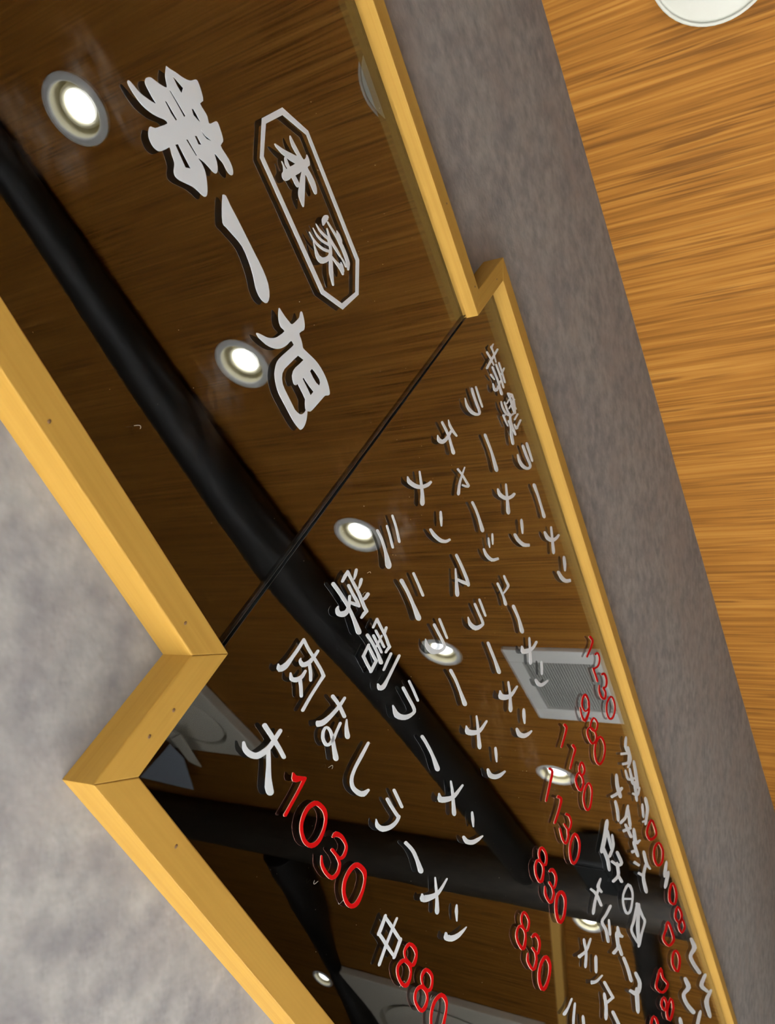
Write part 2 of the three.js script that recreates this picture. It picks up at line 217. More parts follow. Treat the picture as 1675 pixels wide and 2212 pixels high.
const LETTERING = [
 ["第一旭", "sign", [
  { p: [[[-26.3,511.5,-23.8,514.1,-20.9,518.0,-17.2,522.1,-14.3,526.2,-12.8,530.0,-12.5,534.4,-11.5,536.9,-8.1,537.0,-2.5,535.7,1.7,533.4,2.4,528.8,7.4,529.7,11.7,530.4,15.9,528.7,16.8,531.3,16.8,536.7,18.1,538.8,22.2,538.4,28.0,537.0,30.9,535.0,32.4,530.5,37.0,531.1,42.7,532.7,48.1,532.7,52.1,531.1,53.5,528.5,52.0,526.0,48.6,524.7,43.7,524.4,40.3,522.8,34.7,519.9,40.8,518.2,45.6,515.0,47.0,511.6,44.7,509.0,39.6,506.4,35.6,503.8,32.5,500.4,36.3,501.5,41.4,501.4,46.1,499.5,52.0,495.7,56.0,491.9,56.4,488.9,54.5,486.7,50.9,484.6,46.8,481.4,43.3,477.0,39.5,472.1,36.6,469.7,34.1,469.5,31.7,471.2,29.0,474.3,26.2,475.5,22.4,476.3,18.6,477.6,18.5,473.4,18.3,468.2,17.4,465.1,14.8,462.8,11.4,462.1,8.1,462.6,5.5,464.1,3.2,466.7,2.6,469.1,4.5,472.4,4.9,478.1,5.1,486.4,2.5,485.5,-0.0,481.5,-3.4,476.8,-8.0,472.6,-12.6,469.9,-18.2,468.2,-22.0,467.5,-25.3,467.5,-26.4,468.8,-25.5,470.4,-21.4,472.3,-17.2,474.5,-13.5,477.9,-10.4,481.2,-8.1,484.5,-11.6,483.8,-16.4,483.3,-20.6,483.2,-22.8,484.4,-24.0,486.8,-23.6,490.5,-22.1,492.6,-19.6,495.1,-16.8,498.1,-14.4,502.2,-17.6,504.2,-21.1,505.9,-23.9,508.7],[-19.3,513.1,-17.2,514.9,-10.5,518.5,-8.0,514.3,-12.6,513.3],[-13.3,503.2,-11.5,504.5,-3.3,506.2,5.5,507.7,5.9,505.7,-3.2,504.6,-9.6,503.6],[-7.9,494.0,-6.7,495.6,5.4,497.6,5.8,495.7,0.4,494.3],[3.0,517.3,3.9,519.1,7.5,519.8,13.3,520.3,11.4,518.5,7.2,516.2],[17.2,517.0,21.6,518.4,27.3,523.2,24.4,518.6,21.2,517.0],[19.0,507.4,19.9,509.9,26.3,510.5,25.0,507.3],[18.6,483.9,19.1,487.1,36.2,488.0,34.0,483.3],[18.6,496.9,19.4,499.0,30.7,500.7,30.8,499.4]]] },
  { p: [[[61.4,508.2,63.1,511.2,70.5,511.2,79.7,512.1,93.9,512.9,108.5,513.7,121.9,514.4,133.2,512.9,141.4,507.7,144.1,501.9,141.7,498.4,136.2,496.2,129.2,496.9,120.5,500.5,109.9,502.9,98.7,503.4,88.7,499.2,81.2,495.6,77.4,494.4,68.9,500.8]]] },
  { p: [[[153.5,512.1,153.8,513.2,156.4,513.7,162.2,515.1,167.4,517.1,170.8,519.0,171.1,526.5,170.7,531.8,168.3,535.4,168.1,537.6,169.7,538.2,174.1,536.8,178.2,534.7,180.5,532.3,181.4,529.8,180.6,523.0,185.2,521.9,189.6,520.5,192.3,519.3,197.6,522.0,206.1,526.7,212.5,529.3,220.4,530.8,227.5,530.9,233.9,529.6,238.7,527.4,239.8,525.4,239.0,522.8,237.3,519.4,237.2,512.5,237.2,503.1,237.1,494.8,236.2,491.6,234.5,489.5,236.1,487.7,239.3,483.2,241.1,479.1,241.8,475.0,241.3,472.0,239.7,470.4,232.3,468.3,224.5,467.6,216.4,467.2,207.4,466.7,201.6,467.3,196.6,469.0,190.9,472.2,187.0,477.0,185.1,480.9,184.2,485.4,184.2,493.8,184.6,503.8,184.5,509.7,183.2,509.9,180.4,509.0,180.5,502.7,180.0,497.4,178.7,492.1,176.5,487.6,173.2,483.2,168.2,478.7,162.2,475.3,159.2,474.1,156.5,474.0,156.9,475.6,160.0,479.0,164.7,483.6,167.6,488.2,169.5,492.8,170.3,497.7,170.7,506.6,166.6,504.7,162.7,504.8,159.2,506.6,155.8,509.7],[193.8,509.3,199.9,513.3,199.9,506.8,199.5,499.3,200.2,494.8,202.3,491.2,204.9,489.5,207.6,488.7,209.2,488.8,210.7,490.3,211.2,493.3,215.0,493.4,220.3,493.6,225.6,493.4,228.2,490.6,230.8,488.8,232.8,488.0,233.2,485.1,232.7,481.6,231.1,479.0,228.2,477.2,224.8,475.9,219.4,475.8,212.1,475.7,205.9,475.6,201.6,476.1,197.7,478.3,194.9,481.5,193.6,486.4,193.6,493.0,193.6,502.6],[211.0,518.6,214.5,520.2,219.0,521.4,223.1,522.0,225.6,520.8,226.8,518.1,222.9,515.9,217.0,514.9,211.2,514.9],[210.9,503.5,214.2,504.1,220.4,505.7,226.6,507.6,226.8,502.0,221.0,502.1,211.2,501.7]]] },
 ]],
 ["本家", "badge", [
  { p: [[[29.3,627.6,54.3,651.5,169.5,651.4,193.8,628.0,193.1,594.8,168.7,573.8,53.1,570.5,29.3,594.2],[34.3,623.8,56.2,646.4,167.9,645.3,189.7,624.7,188.3,597.3,168.0,579.7,53.5,575.8,34.0,596.4]]] },
  { p: [[[50.2,622.4,51.0,623.2,56.2,624.2,61.7,625.3,67.2,626.4,71.2,627.7,71.6,630.4,71.0,632.7,69.6,634.5,69.6,635.5,70.8,636.0,73.7,636.0,76.7,634.8,78.2,632.8,78.3,629.0,83.1,630.0,88.3,631.0,92.6,631.0,96.6,629.9,99.0,628.3,100.2,626.7,100.1,624.9,99.1,623.5,96.4,623.1,89.9,622.7,81.8,622.2,86.3,617.6,91.6,612.2,97.0,606.8,101.2,602.5,102.5,600.4,101.8,599.2,98.8,598.9,95.2,599.1,91.9,600.1,89.7,602.1,87.4,605.4,87.2,603.7,86.2,602.3,83.3,601.3,78.2,600.5,78.3,597.6,78.3,594.1,77.7,591.1,76.4,589.0,74.0,588.2,72.1,589.1,71.1,590.5,70.5,592.7,68.6,594.5,66.5,595.7,63.7,595.9,63.5,596.9,65.7,597.3,70.0,598.0,70.2,600.1,67.1,599.4,64.5,600.5,62.2,602.0,61.7,603.6,59.0,600.9,55.3,598.5,52.2,596.8,49.9,596.3,49.7,597.4,51.4,599.7,55.3,604.1,59.4,609.7,62.7,614.8,66.5,620.7,62.5,619.8,58.2,618.9,54.3,619.4,50.9,620.9],[63.2,604.9,66.9,608.8,70.6,613.7,70.6,609.1,70.3,604.7,67.1,604.6],[78.4,618.2,81.9,612.6,85.5,608.0,82.6,607.8,78.3,606.9,78.6,612.6]]] },
  { s: [[124.8,619.7,123.5,616.8,124.4,621.6,122.4,617.2,124.0,623.3,121.2,617.7,123.9,624.9,120.0,618.5,123.7,625.9,119.2,620.3,123.5,627.1,118.7,622.2,123.5,628.0,118.4,624.1,123.1,628.0,118.7,626.4,122.8,628.5,119.3,628.0,122.5,629.5,119.8,629.2],
    [124.9,624.6,125.1,627.2,127.0,625.2,127.2,627.8,129.1,625.7,129.3,628.5,131.4,626.4,131.6,629.3,134.2,627.1,134.4,630.4,137.2,627.9,137.5,631.6,140.2,628.6,140.5,632.7,143.0,629.1,143.5,633.7,145.8,629.4,146.4,634.6,148.5,629.5,149.4,635.4,151.2,629.7,152.2,635.6,153.8,629.7,154.9,635.7,156.4,629.6,157.6,635.6,159.1,629.4,160.4,635.4,161.8,629.1,163.3,635.0,164.0,628.5,165.8,634.4,165.6,628.1,167.5,632.9,166.9,627.3,168.6,631.3,168.2,626.5,169.7,629.8],
    [135.9,633.5,136.1,635.0,136.8,632.9,137.3,635.5,137.8,632.4,138.4,636.0,138.9,631.8,139.8,636.5,140.5,631.3,141.6,636.6,142.4,630.7,143.6,636.6,143.9,630.1,145.4,636.6,145.1,630.3,146.6,635.7,146.2,630.3,147.5,634.7,147.3,630.3,148.3,633.7],
    [128.8,619.9,129.3,621.8,130.6,619.1,131.1,621.5,132.3,618.3,133.0,621.3,134.2,617.8,134.8,621.2,136.1,617.6,136.7,621.2,138.1,617.6,138.6,621.4,140.2,617.8,140.6,621.8,142.5,618.3,142.9,622.4,145.0,619.0,145.4,623.2,147.5,619.7,147.9,624.0,150.0,620.6,150.4,624.4,152.5,621.5,152.8,624.9,155.0,622.4,155.3,625.3],
    [155.1,623.0,155.2,624.7,156.6,623.5,156.7,625.4,158.1,624.0,158.3,626.1,159.7,624.4,159.9,626.7,161.4,624.5,161.8,627.2,163.3,624.6,163.8,627.7,165.2,624.6,165.8,628.1],
    [119.8,607.4,119.9,608.2,121.9,607.5,122.1,609.1,124.1,607.6,124.3,610.0,126.2,607.9,126.3,611.1,128.3,608.9,128.3,612.3,130.4,610.1,130.2,613.7,132.3,611.3,132.0,615.1,134.0,612.6,133.6,616.5,135.6,614.0,135.1,617.9,137.1,615.3,136.6,619.3],
    [120.9,600.7,121.0,601.5,123.4,600.8,123.6,602.3,125.9,600.9,126.1,603.1,128.4,601.3,128.5,604.2,130.8,602.5,130.7,605.5,133.0,603.9,132.7,607.0,135.2,605.7,134.7,608.8,137.2,607.8,136.6,610.8,139.2,610.1,138.4,613.1,141.1,612.3,140.3,615.4],
    [121.7,593.2,121.8,594.3,124.3,593.4,124.4,595.0,126.8,593.5,127.0,595.6,129.3,593.9,129.4,596.6,131.8,594.9,131.8,597.8,134.2,596.1,134.0,599.2,136.4,597.6,136.1,600.8,138.5,599.3,137.9,602.5,140.3,601.1,139.6,604.3,142.1,603.1,141.1,606.2,143.6,605.2,142.5,608.1,145.0,607.3,143.7,610.2,146.3,609.4,145.0,612.3],
    [129.9,593.3,130.1,594.1,131.8,592.4,132.2,593.8,133.7,591.5,134.2,593.5,135.7,590.7,136.3,593.3,137.7,589.6,138.5,593.4,139.8,588.7,140.7,593.5,141.9,588.1,142.6,594.0,144.0,588.2,144.1,595.2,146.2,589.0,145.3,596.5,148.5,591.1,145.6,597.4,150.2,595.0,145.8,597.7,151.0,598.8,146.3,599.1,151.3,602.0,146.7,601.0,151.4,605.0,147.1,602.9,151.1,608.1,147.2,604.9,150.3,610.9,147.2,606.6,149.0,612.9,146.6,608.3,147.4,614.3,145.6,610.1,145.8,615.3,144.4,611.6,144.2,616.3,143.0,612.5,142.5,617.0,141.4,613.1,140.9,617.5,139.9,613.6,139.4,617.9,138.5,614.1,137.9,618.1,137.0,614.6,136.4,618.4,135.6,615.0],
    [148.3,607.7,150.0,611.9,150.1,605.9,151.9,610.6,151.8,604.2,153.8,609.2,153.7,602.4,155.8,607.8,155.5,600.7,157.8,606.3,157.5,598.9,159.8,604.8,159.8,597.2,162.0,603.3,162.9,596.3,164.6,601.3,166.2,595.4,167.5,599.3,169.5,594.6,170.4,597.3],
    [150.5,609.4,150.5,612.1,152.5,610.2,152.6,613.2,154.5,611.0,154.6,614.4,156.6,611.9,156.7,615.6,158.8,612.7,158.8,617.4,161.0,613.6,161.1,619.3,162.7,614.0,163.5,620.8,164.4,614.6,165.6,620.4,166.2,614.9,167.4,619.5,168.2,615.1,169.0,618.6],
    [159.8,620.4,160.1,621.6,160.6,619.8,161.1,621.8,161.3,619.3,162.0,622.0,162.2,618.6,163.2,622.1,163.3,618.0,164.5,621.7,164.6,617.2,165.9,621.3,165.9,616.3,167.4,620.9]] },
 ]],
 ["特製ラーメン", "name", [
  { s: [[366.0,868.2,367.7,870.2,365.6,863.5,368.4,866.7,365.3,858.9,369.2,863.3],
    [366.3,858.4,368.1,863.8,368.2,858.9,369.8,863.8,370.0,859.4,371.6,863.9,372.6,859.7,374.1,863.8,376.3,859.5,377.9,863.4,380.9,859.1,382.4,862.9,385.5,858.6,387.0,862.4],
    [376.1,874.1,379.3,877.7,376.2,866.2,379.6,870.1,376.3,858.4,379.9,862.5,376.4,850.7,380.3,855.1,376.7,843.3,380.6,847.7,377.2,836.1,380.9,840.3,377.6,828.9,381.3,833.1],
    [365.3,842.7,366.7,847.8,368.2,843.9,369.5,848.9,371.0,845.1,372.4,850.1,374.1,846.3,375.6,851.2,377.7,847.6,379.1,852.0,381.7,848.9,382.9,852.7,385.6,850.2,386.7,853.5],
    [391.9,865.6,393.6,870.0,395.8,865.7,397.5,870.1,399.7,865.7,401.5,870.1,403.8,865.7,405.6,870.1,408.1,865.3,410.0,869.8,412.5,864.7,414.5,869.4,417.0,864.2,419.1,869.0],
    [403.0,874.2,406.0,878.0,403.8,868.3,406.9,872.2,404.5,862.3,407.8,866.5],
    [389.3,856.3,390.9,860.9,394.1,856.7,395.8,861.4,398.9,857.1,400.8,861.9,403.9,857.2,405.8,862.1,409.0,856.9,411.0,861.7,414.2,856.2,416.3,861.1,419.5,855.5,421.6,860.4],
    [386.2,843.8,387.8,848.5,392.0,844.7,393.7,849.5,397.9,845.6,399.7,850.5,403.0,846.1,405.0,851.1,407.1,846.0,409.2,851.1,410.5,845.5,412.7,850.7,413.6,845.0,415.9,850.4,416.5,844.5,419.0,850.5,419.0,844.0,421.9,850.7,421.6,843.6,424.8,850.9],
    [390.5,832.9,391.7,837.8,395.0,835.7,396.0,839.7,399.5,838.5,400.3,841.6],
    [401.9,830.9,403.3,834.2,403.8,829.9,405.8,834.4,405.9,828.8,408.3,834.7,407.8,828.3,410.3,835.4,410.0,829.3,411.3,835.9,413.0,832.4,410.9,835.4,415.1,837.8,410.3,834.2,415.0,841.8,410.6,837.0,414.4,846.0,410.5,841.5,413.6,849.5,410.4,845.5,413.0,852.1,410.0,848.1,412.3,853.9,409.6,850.2,411.6,855.8,409.2,852.4]] },
  { s: [[435.0,864.2,434.6,868.3,438.3,868.0,437.9,872.4,441.7,871.9,441.2,876.6],
    [433.4,861.7,435.5,867.3,437.3,862.5,439.4,868.1,441.2,863.4,443.2,868.9,445.4,864.4,447.3,869.9,449.9,865.9,451.8,871.4,454.7,867.6,456.6,873.2,459.5,869.4,461.4,874.9],
    [441.5,872.6,443.8,877.7,444.8,872.1,447.2,877.4,448.1,871.6,450.7,877.1,451.4,870.6,454.2,876.2,454.8,869.1,457.7,874.4,458.3,867.0,461.1,872.0,461.8,864.9,464.5,869.7],
    [440.2,870.6,442.9,873.4,440.0,860.9,442.7,863.6,439.9,851.2,442.5,853.9],
    [448.2,874.9,451.3,878.2,448.1,863.5,451.0,866.5,448.0,852.2,450.7,855.0],
    [441.8,863.5,444.3,869.1,444.9,862.8,447.7,868.8,448.1,862.1,451.1,868.6,451.1,861.5,454.3,868.5,454.1,861.6,457.0,868.2,457.0,861.9,459.6,868.0,459.8,862.2,462.3,867.8],
    [461.1,864.7,464.4,866.3,458.7,856.5,461.8,858.1,456.3,848.5,459.2,849.9],
    [430.3,836.0,432.3,840.2,432.6,835.4,434.8,840.0,435.0,834.7,437.2,839.7,437.9,834.7,440.0,840.0,441.7,835.5,443.6,841.0,445.9,837.0,447.6,842.5,450.2,839.4,451.0,844.5,454.1,843.5,453.5,847.1,457.3,848.0,456.2,850.8,460.3,852.2,459.2,854.9],
    [436.3,844.7,438.4,849.6,440.3,844.8,442.4,849.6,444.4,844.8,446.5,849.6,448.2,845.1,450.1,850.0,451.5,846.1,453.2,850.9,454.5,847.3,456.0,852.1,457.4,848.6,458.9,853.4],
    [448.8,841.7,451.6,843.1,447.1,836.2,450.0,837.6,445.5,830.7,448.4,832.1],
    [445.5,829.4,447.5,834.2,448.6,829.9,450.5,834.4,451.7,830.5,453.5,834.7,454.6,831.0,456.3,835.0,457.1,831.4,458.7,835.3,459.4,831.9,460.9,835.7,461.6,832.3,463.2,836.0],
    [455.3,847.2,458.6,853.0,457.8,845.6,461.0,851.3,460.4,844.0,463.4,849.6,464.1,843.0,466.7,848.5,469.3,843.0,471.8,848.5,475.6,843.6,478.0,849.1,481.8,844.2,484.3,849.7],
    [459.3,838.6,460.9,842.6,462.3,838.9,464.2,843.6,465.2,839.3,467.5,844.6,467.7,838.9,470.8,844.8,469.9,837.1,473.8,843.6,472.1,834.6,476.4,841.7,474.6,832.2,479.2,840.1,477.9,830.9,482.1,838.7,481.3,829.9,485.4,837.5,484.6,828.9,488.7,836.3],
    [467.2,870.4,470.7,874.1,467.1,863.9,470.6,867.6,467.1,857.5,470.6,861.1],
    [477.7,872.4,481.5,876.6,477.9,867.5,481.7,871.6,478.2,862.5,481.9,866.7,478.4,858.5,482.1,862.8,478.9,855.8,482.7,860.6,479.2,854.7,483.2,858.9,481.2,858.3,480.4,853.2,479.8,857.5,477.8,852.3,476.9,856.5,475.1,852.2,473.9,855.5,472.5,852.1]] },
  { s: [[512.3,867.3,515.7,874.3,515.8,867.3,519.2,874.3,519.2,867.4,522.7,874.4,523.0,867.4,526.5,874.4,527.5,867.4,530.9,874.1,532.3,867.3,535.7,873.9,537.2,867.2,540.5,873.6],
    [507.5,854.4,510.8,861.2,512.1,854.5,515.5,861.3,516.8,854.6,520.2,861.5,521.9,854.8,525.2,861.7,528.1,855.6,531.5,862.7,534.6,856.6,538.2,863.9,538.4,856.2,543.1,863.6,538.8,854.6,544.4,859.8,537.9,852.6,542.4,853.6,536.5,850.3,539.1,847.8,534.5,848.0,535.1,842.5,531.3,845.2,530.5,837.8,528.1,842.8,525.9,834.0,524.8,840.8,521.7,831.7,521.2,839.1,517.6,830.3,517.9,838.0,514.0,829.5,514.8,837.2,511.1,830.0,511.9,836.9,508.7,831.0,508.9,836.7,506.4,832.1]] },
  { s: [[565.8,847.5,570.9,857.2,571.8,848.3,576.5,857.1,577.8,849.2,582.1,857.1,583.8,849.8,587.7,856.8,589.9,849.5,594.0,856.6,596.1,849.1,600.3,856.1,601.7,848.6,605.9,855.6,606.0,847.7,610.8,855.7,609.7,846.9,615.1,855.8,613.4,846.0,619.4,855.9]] },
  { s: [[643.5,856.8,648.1,863.2,647.7,854.3,652.5,860.9,651.9,851.7,656.9,858.6,656.2,849.0,661.5,856.1,660.6,845.9,666.4,853.6,665.0,842.7,671.4,851.1,669.5,839.4,676.4,848.5],
    [633.5,833.1,637.6,840.7,636.7,833.1,641.8,842.3,640.3,833.1,645.7,843.9,644.8,834.4,649.1,845.9,650.3,838.3,652.3,848.1,656.1,843.3,655.8,851.0,661.9,849.6,657.9,853.2,666.4,856.8,659.6,855.5,669.1,862.9,661.9,859.6,671.0,867.8,664.0,863.9,672.2,871.9,665.4,867.2,672.8,875.1,666.3,870.3,673.3,878.1,667.4,873.7]] },
  { s: [[704.7,864.5,711.5,873.4,706.8,863.3,713.8,872.4,708.8,862.0,716.1,871.4,710.8,860.7,718.4,870.2,713.0,859.8,720.0,868.2,715.2,858.7,721.4,866.1,717.4,857.6,722.8,864.1],
    [703.9,833.2,708.8,841.7,708.4,833.9,714.0,843.6,713.0,834.7,719.0,845.5,717.9,836.1,723.5,847.7,723.3,839.1,727.3,849.9,728.8,842.8,730.8,852.2,734.8,847.9,733.4,854.5,740.4,854.3,736.0,857.2,744.7,860.2,739.5,861.6,748.5,865.5,743.7,866.8]] },
 ]],
 ["ラーメン", "name", [
  { s: [[380.6,785.0,382.4,789.6,384.2,784.7,386.1,789.4,387.9,784.4,389.9,789.3,391.7,784.2,393.8,789.1,395.9,784.0,397.9,788.9,400.3,783.9,402.3,788.7,404.7,783.8,406.7,788.4],
    [376.6,773.5,378.9,779.1,380.5,773.1,382.9,778.7,384.5,772.7,386.8,778.3,389.0,772.4,391.3,778.0,395.0,772.5,397.4,778.4,401.5,772.7,404.1,778.8,405.7,772.0,409.0,778.2,406.1,770.9,410.4,774.6,405.5,769.9,408.5,769.0,404.0,767.5,406.0,764.7,402.1,765.1,403.2,760.7,399.5,762.5,399.6,756.7,396.7,760.2,395.8,753.2,393.4,757.9,391.9,750.9,389.7,755.9,387.8,749.2,386.3,754.7,384.0,748.2,383.0,753.9,380.9,748.9,379.8,753.9,378.2,750.3,376.6,753.9,375.6,751.8]] },
  { s: [[434.2,765.5,437.0,772.0,437.8,765.9,440.5,772.1,441.4,766.3,444.0,772.3,445.4,766.6,448.0,772.4,449.9,766.8,452.5,772.6,454.8,766.9,457.5,772.6,460.2,766.6,463.1,772.4,466.1,765.2,469.7,772.3,472.5,763.4,476.9,771.8,478.9,761.7,484.1,771.3]] },
  { s: [[511.2,773.7,514.3,778.4,515.3,770.9,518.6,776.0,519.3,768.2,522.9,773.6,523.4,765.3,527.3,771.0,527.5,761.7,532.4,768.7,531.8,757.9,537.5,766.2,536.0,754.2,542.7,763.7],
    [501.7,750.5,504.1,755.0,503.8,749.5,507.2,755.8,506.3,748.6,510.0,756.5,510.0,749.1,512.7,758.1,515.2,752.6,516.2,760.5,520.8,757.3,520.5,764.1,526.3,763.1,523.8,767.5,530.7,769.8,525.9,770.6,533.7,776.1,528.2,774.9,535.9,781.2,530.1,779.1,537.3,785.3,531.3,782.0,537.8,788.5,532.0,784.5,538.3,791.2,532.9,787.5]] },
  { s: [[572.0,779.7,576.8,786.6,574.0,778.6,578.8,785.5,575.9,777.6,580.8,784.5,577.9,776.4,582.8,783.3,580.1,775.5,584.5,781.5,582.3,774.5,586.2,779.7,584.5,773.4,587.8,777.8],
    [571.8,750.7,575.1,757.7,575.3,751.4,578.9,759.0,579.0,752.2,582.6,760.2,583.2,753.7,586.4,762.0,588.2,756.2,591.0,764.5,593.8,759.4,595.7,767.6,599.6,763.6,599.6,770.6,605.1,769.4,602.7,773.6,609.4,775.0,606.3,777.9,613.3,780.1,610.5,782.8]] },
 ]],
 ["チャーシューメン", "name", [
  { s: [[372.2,699.3,373.1,701.3,373.7,698.2,375.1,701.3,375.2,697.2,377.1,701.3,377.3,696.5,379.3,701.7,380.2,696.9,382.1,702.2,383.4,697.6,385.2,703.1,386.6,698.4,388.2,704.1,389.4,699.8,390.8,704.9,392.1,701.3,393.2,705.8,394.8,702.8,395.7,706.7],
    [366.1,683.8,367.7,688.6,369.3,684.4,370.9,689.3,372.4,685.0,374.1,690.0,375.5,685.5,377.4,690.6,379.0,685.8,381.0,690.9,382.6,686.0,384.7,691.1,385.9,686.0,388.2,691.1,388.8,685.6,391.3,690.7,391.5,684.9,394.1,690.1,394.2,684.3,396.8,689.5,396.8,683.5,399.7,689.4,399.4,682.6,402.6,689.3,401.9,681.8,405.6,689.2],
    [371.1,666.6,372.2,668.7,372.2,665.1,374.3,669.3,373.5,663.6,376.3,669.9,375.5,662.9,377.8,671.1,378.3,664.4,378.7,671.7,381.2,667.1,379.6,672.5,384.1,671.1,380.0,673.1,385.9,675.5,380.7,674.3,386.8,679.7,381.5,676.9,387.2,684.0,382.3,680.4,387.1,688.8,382.7,685.0,386.7,693.9,382.8,690.4,386.3,699.0,382.8,695.9]] },
  { s: [[431.0,695.4,432.9,697.5,431.7,691.2,434.0,693.7,432.4,687.1,435.0,689.9,433.1,683.0,436.1,686.2,433.9,679.1,437.1,682.5,434.8,675.3,438.2,679.0,436.0,671.6,439.5,675.7,437.7,668.1,441.4,672.8,439.7,664.8,443.7,670.0,441.6,661.6,446.0,667.2],
    [423.4,679.4,424.5,683.5,426.5,680.9,427.6,684.9,429.7,682.4,430.8,686.3,432.9,683.7,434.2,687.6,436.5,684.7,438.1,688.9,440.3,685.6,442.0,690.0,443.8,686.3,445.6,690.9,447.1,687.1,449.0,691.9,449.9,687.7,452.1,692.8,450.9,687.7,454.5,692.7,450.9,688.9,454.0,688.7,450.1,687.8,451.7,685.5,448.5,685.8,449.6,682.9,446.8,683.8,447.4,680.8,444.7,681.6,445.1,678.7,442.5,679.2,442.8,676.7]] },
  { s: [[471.1,682.5,473.6,687.8,474.7,683.1,477.1,688.3,478.3,683.6,480.7,688.8,482.0,684.0,484.6,689.1,486.1,683.9,488.9,689.1,490.4,683.7,493.3,689.0,494.8,683.3,497.9,688.7,498.9,682.2,502.6,688.6,503.1,681.1,507.4,688.3,507.3,679.9,512.2,688.0]] },
  { s: [[529.8,699.2,532.8,703.1,531.0,698.0,534.2,702.1,532.3,696.9,535.6,701.2,533.6,695.7,537.0,700.2,535.1,694.9,538.2,698.9,536.7,694.2,539.3,697.7,538.2,693.4,540.5,696.4],
    [526.6,687.6,529.4,691.4,527.9,686.6,530.9,690.8,529.1,685.7,532.4,690.2,530.4,684.8,533.9,689.6,532.2,684.5,535.0,688.6,534.0,684.3,536.3,687.5,535.8,684.1,537.5,686.5],
    [527.8,668.9,530.3,673.3,530.5,668.6,533.5,673.8,533.4,668.3,536.5,674.2,537.0,668.9,539.7,675.3,541.5,670.6,543.6,677.0,546.6,673.2,547.9,679.4,552.2,677.3,551.1,681.8,557.0,683.2,553.6,684.7,560.5,689.0,556.8,689.4,563.7,694.3,560.4,694.7]] },
  { s: [[586.9,690.3,589.8,694.9,589.5,690.3,592.5,695.0,592.1,690.3,595.2,695.2,594.8,690.3,597.8,695.4,597.7,690.7,600.7,696.1,600.3,691.1,603.9,696.9,601.5,690.7,606.6,696.2,601.8,689.1,606.8,692.8,601.4,685.9,605.8,688.8,600.8,682.6,604.8,685.1,600.3,679.9,604.0,682.1,599.8,677.2,603.1,679.2,599.2,674.5,602.2,676.3],
    [580.7,669.7,583.6,674.6,584.5,670.2,587.3,675.0,588.3,670.7,591.2,675.4,592.0,671.0,594.9,675.7,595.5,671.3,598.4,676.0,598.8,671.4,601.8,676.1,602.0,671.3,605.2,676.0,604.9,670.6,608.8,676.1,607.7,669.6,612.3,675.9,610.6,668.7,615.8,675.8]] },
  { s: [[630.4,683.8,635.1,691.2,634.2,684.3,638.7,691.4,638.0,684.9,642.4,691.6,641.9,685.3,646.1,691.7,645.8,685.5,650.2,691.8,649.9,685.6,654.3,691.9,654.0,685.3,658.8,691.7,658.1,684.0,663.9,691.5,662.3,682.4,669.1,691.0,666.6,680.8,674.3,690.5]] },
  { s: [[693.3,692.9,698.0,697.8,696.3,690.5,701.1,695.6,699.2,688.2,704.2,693.5,702.5,685.6,707.7,691.0,706.1,682.0,712.0,688.1,710.1,678.1,716.7,684.9,714.0,674.2,721.4,681.6],
    [683.8,668.2,688.5,673.5,684.6,666.4,691.2,674.0,685.9,664.6,693.4,674.6,690.7,665.3,693.0,675.0,697.0,670.7,692.6,674.8,701.5,675.9,695.1,677.5,705.3,680.8,698.2,681.2,708.7,685.8,701.7,685.3,712.0,691.4,705.2,689.7,714.6,696.9,708.0,693.9,716.2,702.1,709.5,697.9,717.0,706.6,710.4,702.1,717.7,710.9,711.3,706.6]] },
  { s: [[743.5,699.8,749.1,705.4,745.0,698.5,750.7,704.4,746.4,697.3,752.4,703.3,747.9,696.0,754.1,702.2,749.6,694.8,755.6,700.6,751.4,693.5,757.0,698.8,753.2,692.2,758.4,697.1],
    [744.7,670.3,749.3,676.8,747.5,670.3,752.9,677.9,750.7,670.4,756.2,678.9,755.0,671.6,758.6,680.2,760.3,675.0,760.3,681.2,765.5,679.4,762.2,682.5,770.5,684.9,764.3,684.6,774.2,690.9,767.5,688.8,777.3,696.9,771.3,694.7,780.2,702.7,775.3,700.9]] },
 ]],
 ["メンマラーメン", "name", [
  { s: [[376.8,607.4,378.5,610.4,379.8,605.6,381.8,609.0,382.9,603.8,385.2,607.6,385.9,601.9,388.5,606.2,388.9,600.0,391.8,604.6,391.9,597.9,395.1,603.0,394.5,595.9,398.2,601.3,396.7,593.5,401.0,599.6,398.6,591.2,403.5,597.9,400.5,588.8,406.0,596.2],
    [367.3,584.5,368.7,587.1,368.4,583.4,370.6,587.5,369.8,582.2,372.3,587.9,372.3,581.9,373.9,588.9,375.9,583.9,376.4,590.3,379.8,586.6,379.6,592.6,383.5,589.6,382.6,595.0,386.8,593.0,385.0,597.4,389.8,596.6,387.2,599.9,392.6,600.6,389.2,602.6,395.1,605.1,391.1,605.9,397.2,609.6,392.9,609.6,398.9,613.8,394.3,612.9,399.8,617.2,395.3,615.4,400.1,619.9,396.0,617.8,400.3,622.3,396.7,620.4]] },
  { s: [[433.1,614.3,436.0,618.4,434.7,612.9,437.8,617.3,436.3,611.5,439.6,616.2,437.9,610.1,441.4,615.0,439.9,609.2,442.9,613.3,442.0,608.2,444.5,611.6,444.0,607.2,446.0,609.9],
    [433.1,584.6,435.0,589.2,435.8,585.0,437.8,590.1,438.6,585.4,440.6,591.0,441.9,586.2,443.6,592.2,446.0,588.0,447.4,594.0,450.5,590.3,451.5,596.2,454.8,592.9,454.9,598.5,458.6,596.1,457.5,600.5,461.8,599.6,459.7,602.6,464.6,603.2,461.6,604.8,466.7,606.9,463.2,607.1,468.1,610.3,464.7,609.9,469.4,613.3,466.3,613.0]] },
